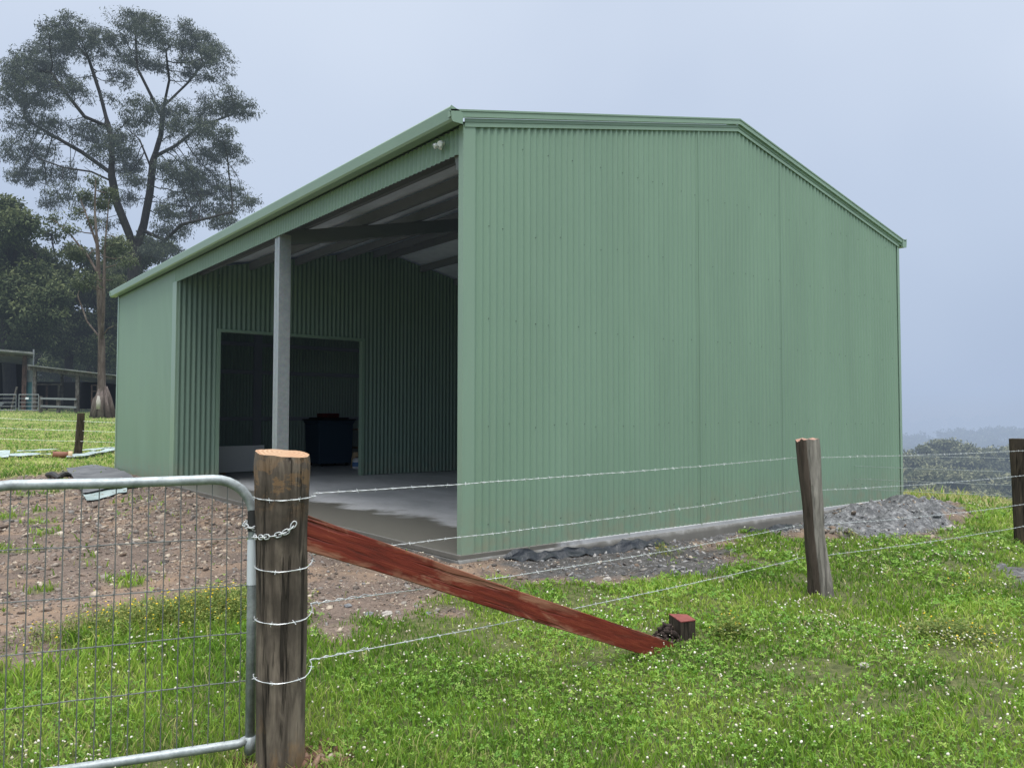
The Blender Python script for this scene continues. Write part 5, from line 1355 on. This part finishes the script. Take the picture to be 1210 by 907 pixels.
lobe_tree('forest_tree', 'dark dense tree filling the left edge above the old shed roof', 14, 58, [(6, 250, 14, 16), (22, 268, 22, 18), (42, 300, 22, 16), (8, 300, 26, 26), (30, 335, 30, 26), (55, 330, 18, 12), (5, 350, 24, 26), (45, 365, 26, 22), (66, 345, 14, 8), (30, 395, 30, 20), (-25, 300, 26, 40), (-20, 370, 30, 40)],
          'leaf_forest', per=60, ncl=900, grp=FG, r0=0.45, cl_r=0.85, seed=1)
lobe_tree('forest_tree', 'olive tree with open crown left of the slender brown trunk', 78, 64, [(75, 318, 14, 10), (60, 276, 9, 6), (98, 303, 13, 8), (112, 318, 12, 9), (84, 296, 9, 6), (66, 350, 16, 14), (86, 345, 16, 14), (78, 380, 22, 18), (62, 395, 18, 16), (95, 375, 14, 14), (82, 412, 24, 14), (60, 372, 12, 9)], 'leaf_olive', per=45, ncl=430, grp=FG, cl_r=0.8, seed=2)
lobe_tree('forest_tree', 'dark forest tree directly behind the slender brown trunk', 112, 66, [(108, 350, 14, 12), (125, 340, 16, 14), (105, 385, 18, 16), (128, 380, 20, 18), (118, 415, 26, 16), (140, 350, 18, 18), (145, 400, 22, 22)], 'leaf_forest', per=50, ncl=480, grp=FG, cl_r=0.85, seed=3)
lobe_tree('forest_tree', 'pale green thin crowned tree half hidden by the shed gutter', 150, 70, [(140, 300, 16, 8), (160, 308, 18, 8), (130, 318, 14, 8), (150, 325, 18, 10), (178, 300, 16, 7), (135, 285, 10, 5), (195, 292, 14, 6), (168, 285, 10, 5)], 'leaf_olive', per=26, ncl=430, grp=FG, cl_r=0.8, seed=4)
lobe_tree('forest_tree', 'broad dark tree low behind the old shed roof', 35, 72, [(20, 395, 30, 18), (50, 400, 28, 18), (75, 425, 22, 12), (35, 425, 30, 14), (0, 420, 30, 20), (-30, 400, 30, 25)], 'leaf_forest', per=50, ncl=420, grp=FG, cl_r=1.0, seed=6)
lobe_tree('forest_tree', 'olive tree low behind the lean-to roof', 98, 74, [(88, 420, 24, 16), (112, 425, 24, 14), (130, 430, 20, 14), (70, 432, 18, 12), (150, 430, 20, 16), (98, 395, 20, 14)], 'leaf_olive', per=45, ncl=380, grp=FG, cl_r=1.0, seed=7)
lobe_tree('forest_tree', 'small dark tree low down behind the slender trunk and the shed corner', 135, 78, [(125, 445, 26, 14), (150, 440, 26, 20), (100, 445, 22, 10), (175, 430, 26, 24), (160, 395, 24, 24), (185, 380, 20, 20), (190, 345, 18, 18)], 'leaf_forest', per=45, ncl=420, grp=FG, cl_r=1.0, seed=8)
# undergrowth mass that closes the forest floor
def undergrowth():
    n = 900; u = rng.uniform(-120, 260, n); D = rng.uniform(74, 90, n)
    C = np.array([tuple(dep(a, 490, d)) for a, d in zip(u, D)]); C[:, 2] = gz(C[:, 0], C[:, 1]) + rng.random(n) ** 1.3 * 5.5
    V, F, tint = leaf_cloud(C, np.ones((n, 3)) * np.array([[1.4, 1.4, 1.1]]), 55, 0.42, droop=0.2, aspect=0.5)
    tag(np_mesh('undergrowth', V, [F], MT['leaf_forest'], attrs={'tint': tint * 0.8}), 'dense dark scrub closing the foot of the forest', 'undergrowth', kind='stuff')
undergrowth()

# valley side: hillside sheets with individual nearer trees, farther woods as one mass each
def hills():
    specs = [('hillside', 165, 235, 552, 531, 1.5), ('hillside', 250, 420, 530, 514, 3), ('hills', 700, 1000, 508, 497.5, 6)]
    for k, (nm, Da, Db, va, vb, am) in enumerate(specs):
        us = np.linspace(300, 2300, 120); rows = 10; P = []
        for j in range(rows + 1):
            s = j / rows; D = Da + (Db - Da) * s
            for u in us:
                v = va + (vb - va) * s
                # follow the same bearing but keep the height smooth
                p = dep(u, 453.5 + 37.2, D); z = 1.35 + (490.7 - v) / FOC * D
                crest = am * 2.2 * (noise.noise(Vector((p.x * .004 * (3 - k), p.y * .004 * (3 - k), k * 9.0))))
                z += crest * s - (1 - s) * am * 2
                if j == 0: z -= 60
                if j == rows: z -= 2 * am
                P.append((p.x, p.y, z))
        n = len(us); i = np.arange(n * (rows + 1)).reshape(rows + 1, n)
        f = np.stack([i[:-1, :-1].ravel(), i[:-1, 1:].ravel(), i[1:, 1:].ravel(), i[1:, :-1].ravel()], 1)
        P = np.array(P)
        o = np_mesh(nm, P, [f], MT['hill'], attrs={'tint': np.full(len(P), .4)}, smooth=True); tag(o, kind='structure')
        if k >= 1:
            m_ = (1600, 900)[k - 1]; u = rng.uniform(900, 1600, m_); s = rng.random(m_) ** 0.8
            D = Da + (Db - Da) * s; C = []
            for a, d, q in zip(u, D, s):
                p = dep(a, 490.7, d); v = va + (vb - va) * q; z = 1.35 + (490.7 - v) / FOC * d + am * 2.2 * noise.noise(Vector((p.x * .004 * (3 - k), p.y * .004 * (3 - k), k * 9.0))) * q - (1 - q) * am * 2
                C.append((p.x, p.y, z + am * 0.4 * random.random()))
            r = (3.2, 9.0)[k - 1]
            V, F, tint = leaf_cloud(np.array(C), np.ones((m_, 3)) * np.array([[r, r, r * 0.75]]) * rng.uniform(.6, 1.2, (m_, 1)), (90, 60)[k - 1], (1.1, 3.4)[k - 1], 0.1, 0.6)
            tag(np_mesh('distant_forest', V, [F], MT['leaf_ridge'], attrs={'tint': tint}), ('hazy grey-green forest covering the second ridge across the valley', 'faint blue forest on the farthest ridge in the fog')[k - 1], 'forest', kind='stuff')
hills()
VT = 'trees on the near valley side'
def valley_trees():
    spots = [(1072, 548, 112, 15, 'rounded olive tree touching the far edge of the gable wall'), (1095, 543, 118, 17, 'tall dark crowned tree second from the shed on the valley side'), (1118, 538, 124, 19, 'tallest olive topped tree in the middle of the valley view'),
             (1143, 541, 120, 18, 'dark tree right of the tallest one across the valley'), (1168, 545, 128, 17, 'broad hazy tree in front of the far ridge, right part of the valley'), (1195, 543, 132, 18, 'tree partly hidden by the black fence post'),
             (1085, 568, 96, 16, 'pale leafed tree low beside the shed corner'), (1112, 564, 100, 17, 'light olive tree low in the middle of the valley view'), (1140, 572, 98, 15, 'dark tree low down above the grassy crest'),
             (1165, 568, 104, 16, 'grey-green low tree in the right of the valley view'), (1192, 574, 100, 16, 'dark low tree next to the black fence post'), (1225, 552, 118, 20, 'tree beyond the right edge behind the black post'),
             (1100, 585, 84, 12, 'young tree just below the crest near the shed'), (1132, 592, 82, 11, 'small shrubby tree just below the crest in the middle'), (1175, 592, 84, 13, 'shrubby tree below the crest at the right'),
             (1250, 580, 100, 22, 'tree outside the fence line at the far right'), (1055, 560, 104, 16, 'tree half hidden behind the far edge of the gable wall'), (1040, 580, 92, 16, 'tree mostly hidden behind the gable wall')]
    for k, (u, v, D, rp, lb) in enumerate(spots):
        if v < 556: v -= 5
        rp *= 1.12
        random.seed(300 + k)
        lobes = [(u + random.uniform(-.9, .9) * rp, v + random.uniform(-0.5, 1.5) * rp * 0.55, rp * random.uniform(.35, .6), rp * random.uniform(.28, .45)) for _ in range(8)] + [(u, v, rp * .55, rp * .5), (u, v + rp * .9, rp, rp * .7)]
        bz = 1.35 + (490.7 - (v + 34)) / FOC * D - 3
        lobe_tree('valley_tree', lb, u, D, lobes, 'leaf_valley', per=75, ncl=130, size=0.50, cl_r=1.15, grp=VT, seed=40 + k, base_z=bz, r0=0.3)
valley_trees()
def valley_scrub():
    n = 700; u = rng.uniform(980, 1500, n); D = rng.uniform(70, 135, n); C = []
    for a, d in zip(u, D):
        p = dep(a, 490.7, d); v = 614 - (d - 70) / 65 * 44; C.append((p.x, p.y, 1.35 + (490.7 - v) / FOC * d))
    V, F, tint = leaf_cloud(np.array(C), np.ones((n, 3)) * np.array([[2.6, 2.6, 1.8]]), 80, 0.6, 0.2, 0.5)
    tag(np_mesh('valley_scrub', V, [F], MT['leaf_valley'], attrs={'tint': tint * .8}), 'thick bush between the trees on the valley slope', 'bush', kind='stuff')
valley_scrub()

# ------------------------------------------------------------------ light and sky
SUN_EL, SUN_AZ = 64.0, 212.0       # degrees; azimuth clockwise from +Y
w = bpy.data.worlds.new('World'); SC.world = w; w.use_nodes = True
N, Lk = w.node_tree.nodes, w.node_tree.links
bg = N['Background']
sky = N.new('ShaderNodeTexSky'); sky.sky_type = 'NISHITA'; sky.sun_disc = False; sky.sun_elevation = R(SUN_EL); sky.sun_rotation = R(SUN_AZ)
sky.air_density = 1.5; sky.dust_density = 6.0
skb = N.new('ShaderNodeMix'); skb.data_type = 'RGBA'; skb.inputs[0].default_value = 1.0; skb.blend_type = 'MULTIPLY'
skb.inputs[7].default_value = (0.08, 0.08, 0.08, 1); Lk.new(sky.outputs[0], skb.inputs[6])
tc = N.new('ShaderNodeTexCoord'); sp = N.new('ShaderNodeSeparateXYZ'); Lk.new(tc.outputs['Generated'], sp.inputs[0])
cr = N.new('ShaderNodeValToRGB'); el = cr.color_ramp.elements
stops = [(0.0, (0.455, 0.55, 0.72)), (0.03, (0.475, 0.58, 0.77)), (0.25, (0.57, 0.67, 0.85)), (0.53, (0.73, 0.815, 0.96)), (0.66, (1.9, 1.95, 2.05)), (1.0, (3.7, 3.72, 3.75))]
while len(el) < len(stops): el.new(0.5)
for e, (p_, c_) in zip(el, stops): e.position = p_; e.color = (*c_, 1)
Lk.new(sp.outputs['Z'], cr.inputs[0])
nz = N.new('ShaderNodeTexNoise'); nz.inputs['Scale'].default_value = 2.2; nz.inputs['Detail'].default_value = 3; Lk.new(tc.outputs['Generated'], nz.inputs[0])
r2 = N.new('ShaderNodeValToRGB'); r2.color_ramp.elements[0].position = 0.3; r2.color_ramp.elements[0].color = (0.92, 0.935, 0.955, 1); r2.color_ramp.elements[1].position = 0.7; r2.color_ramp.elements[1].color = (1.07, 1.06, 1.04, 1)
Lk.new(nz.outputs[0], r2.inputs[0])
ml = N.new('ShaderNodeMix'); ml.data_type = 'RGBA'; ml.blend_type = 'MULTIPLY'; ml.inputs[0].default_value = 1; Lk.new(cr.outputs[0], ml.inputs[6]); Lk.new(r2.outputs[0], ml.inputs[7])
mx = N.new('ShaderNodeMix'); mx.data_type = 'RGBA'; mx.inputs[0].default_value = 0.92; Lk.new(skb.outputs[2], mx.inputs[6]); Lk.new(ml.outputs[2], mx.inputs[7])
Lk.new(mx.outputs[2], bg.inputs[0]); bg.inputs[1].default_value = 1.0
sl = bpy.data.lights.new('sun', 'SUN'); so = bpy.data.objects.new('sun', sl); COL.objects.link(so)
sl.energy = 1.9; sl.angle = R(25); sl.color = (1.0, 0.97, 0.93)
sd = Vector((math.sin(R(SUN_AZ)) * math.cos(R(SUN_EL)), math.cos(R(SUN_AZ)) * math.cos(R(SUN_EL)), math.sin(R(SUN_EL))))
so.rotation_euler = sd.to_track_quat('Z', 'Y').to_euler()
SC.view_settings.view_transform = 'Standard'; SC.view_settings.look = 'None'; SC.view_settings.exposure = 0
SC.cycles.use_denoising = True
SC.cycles.max_bounces = 8; SC.cycles.transparent_max_bounces = 8
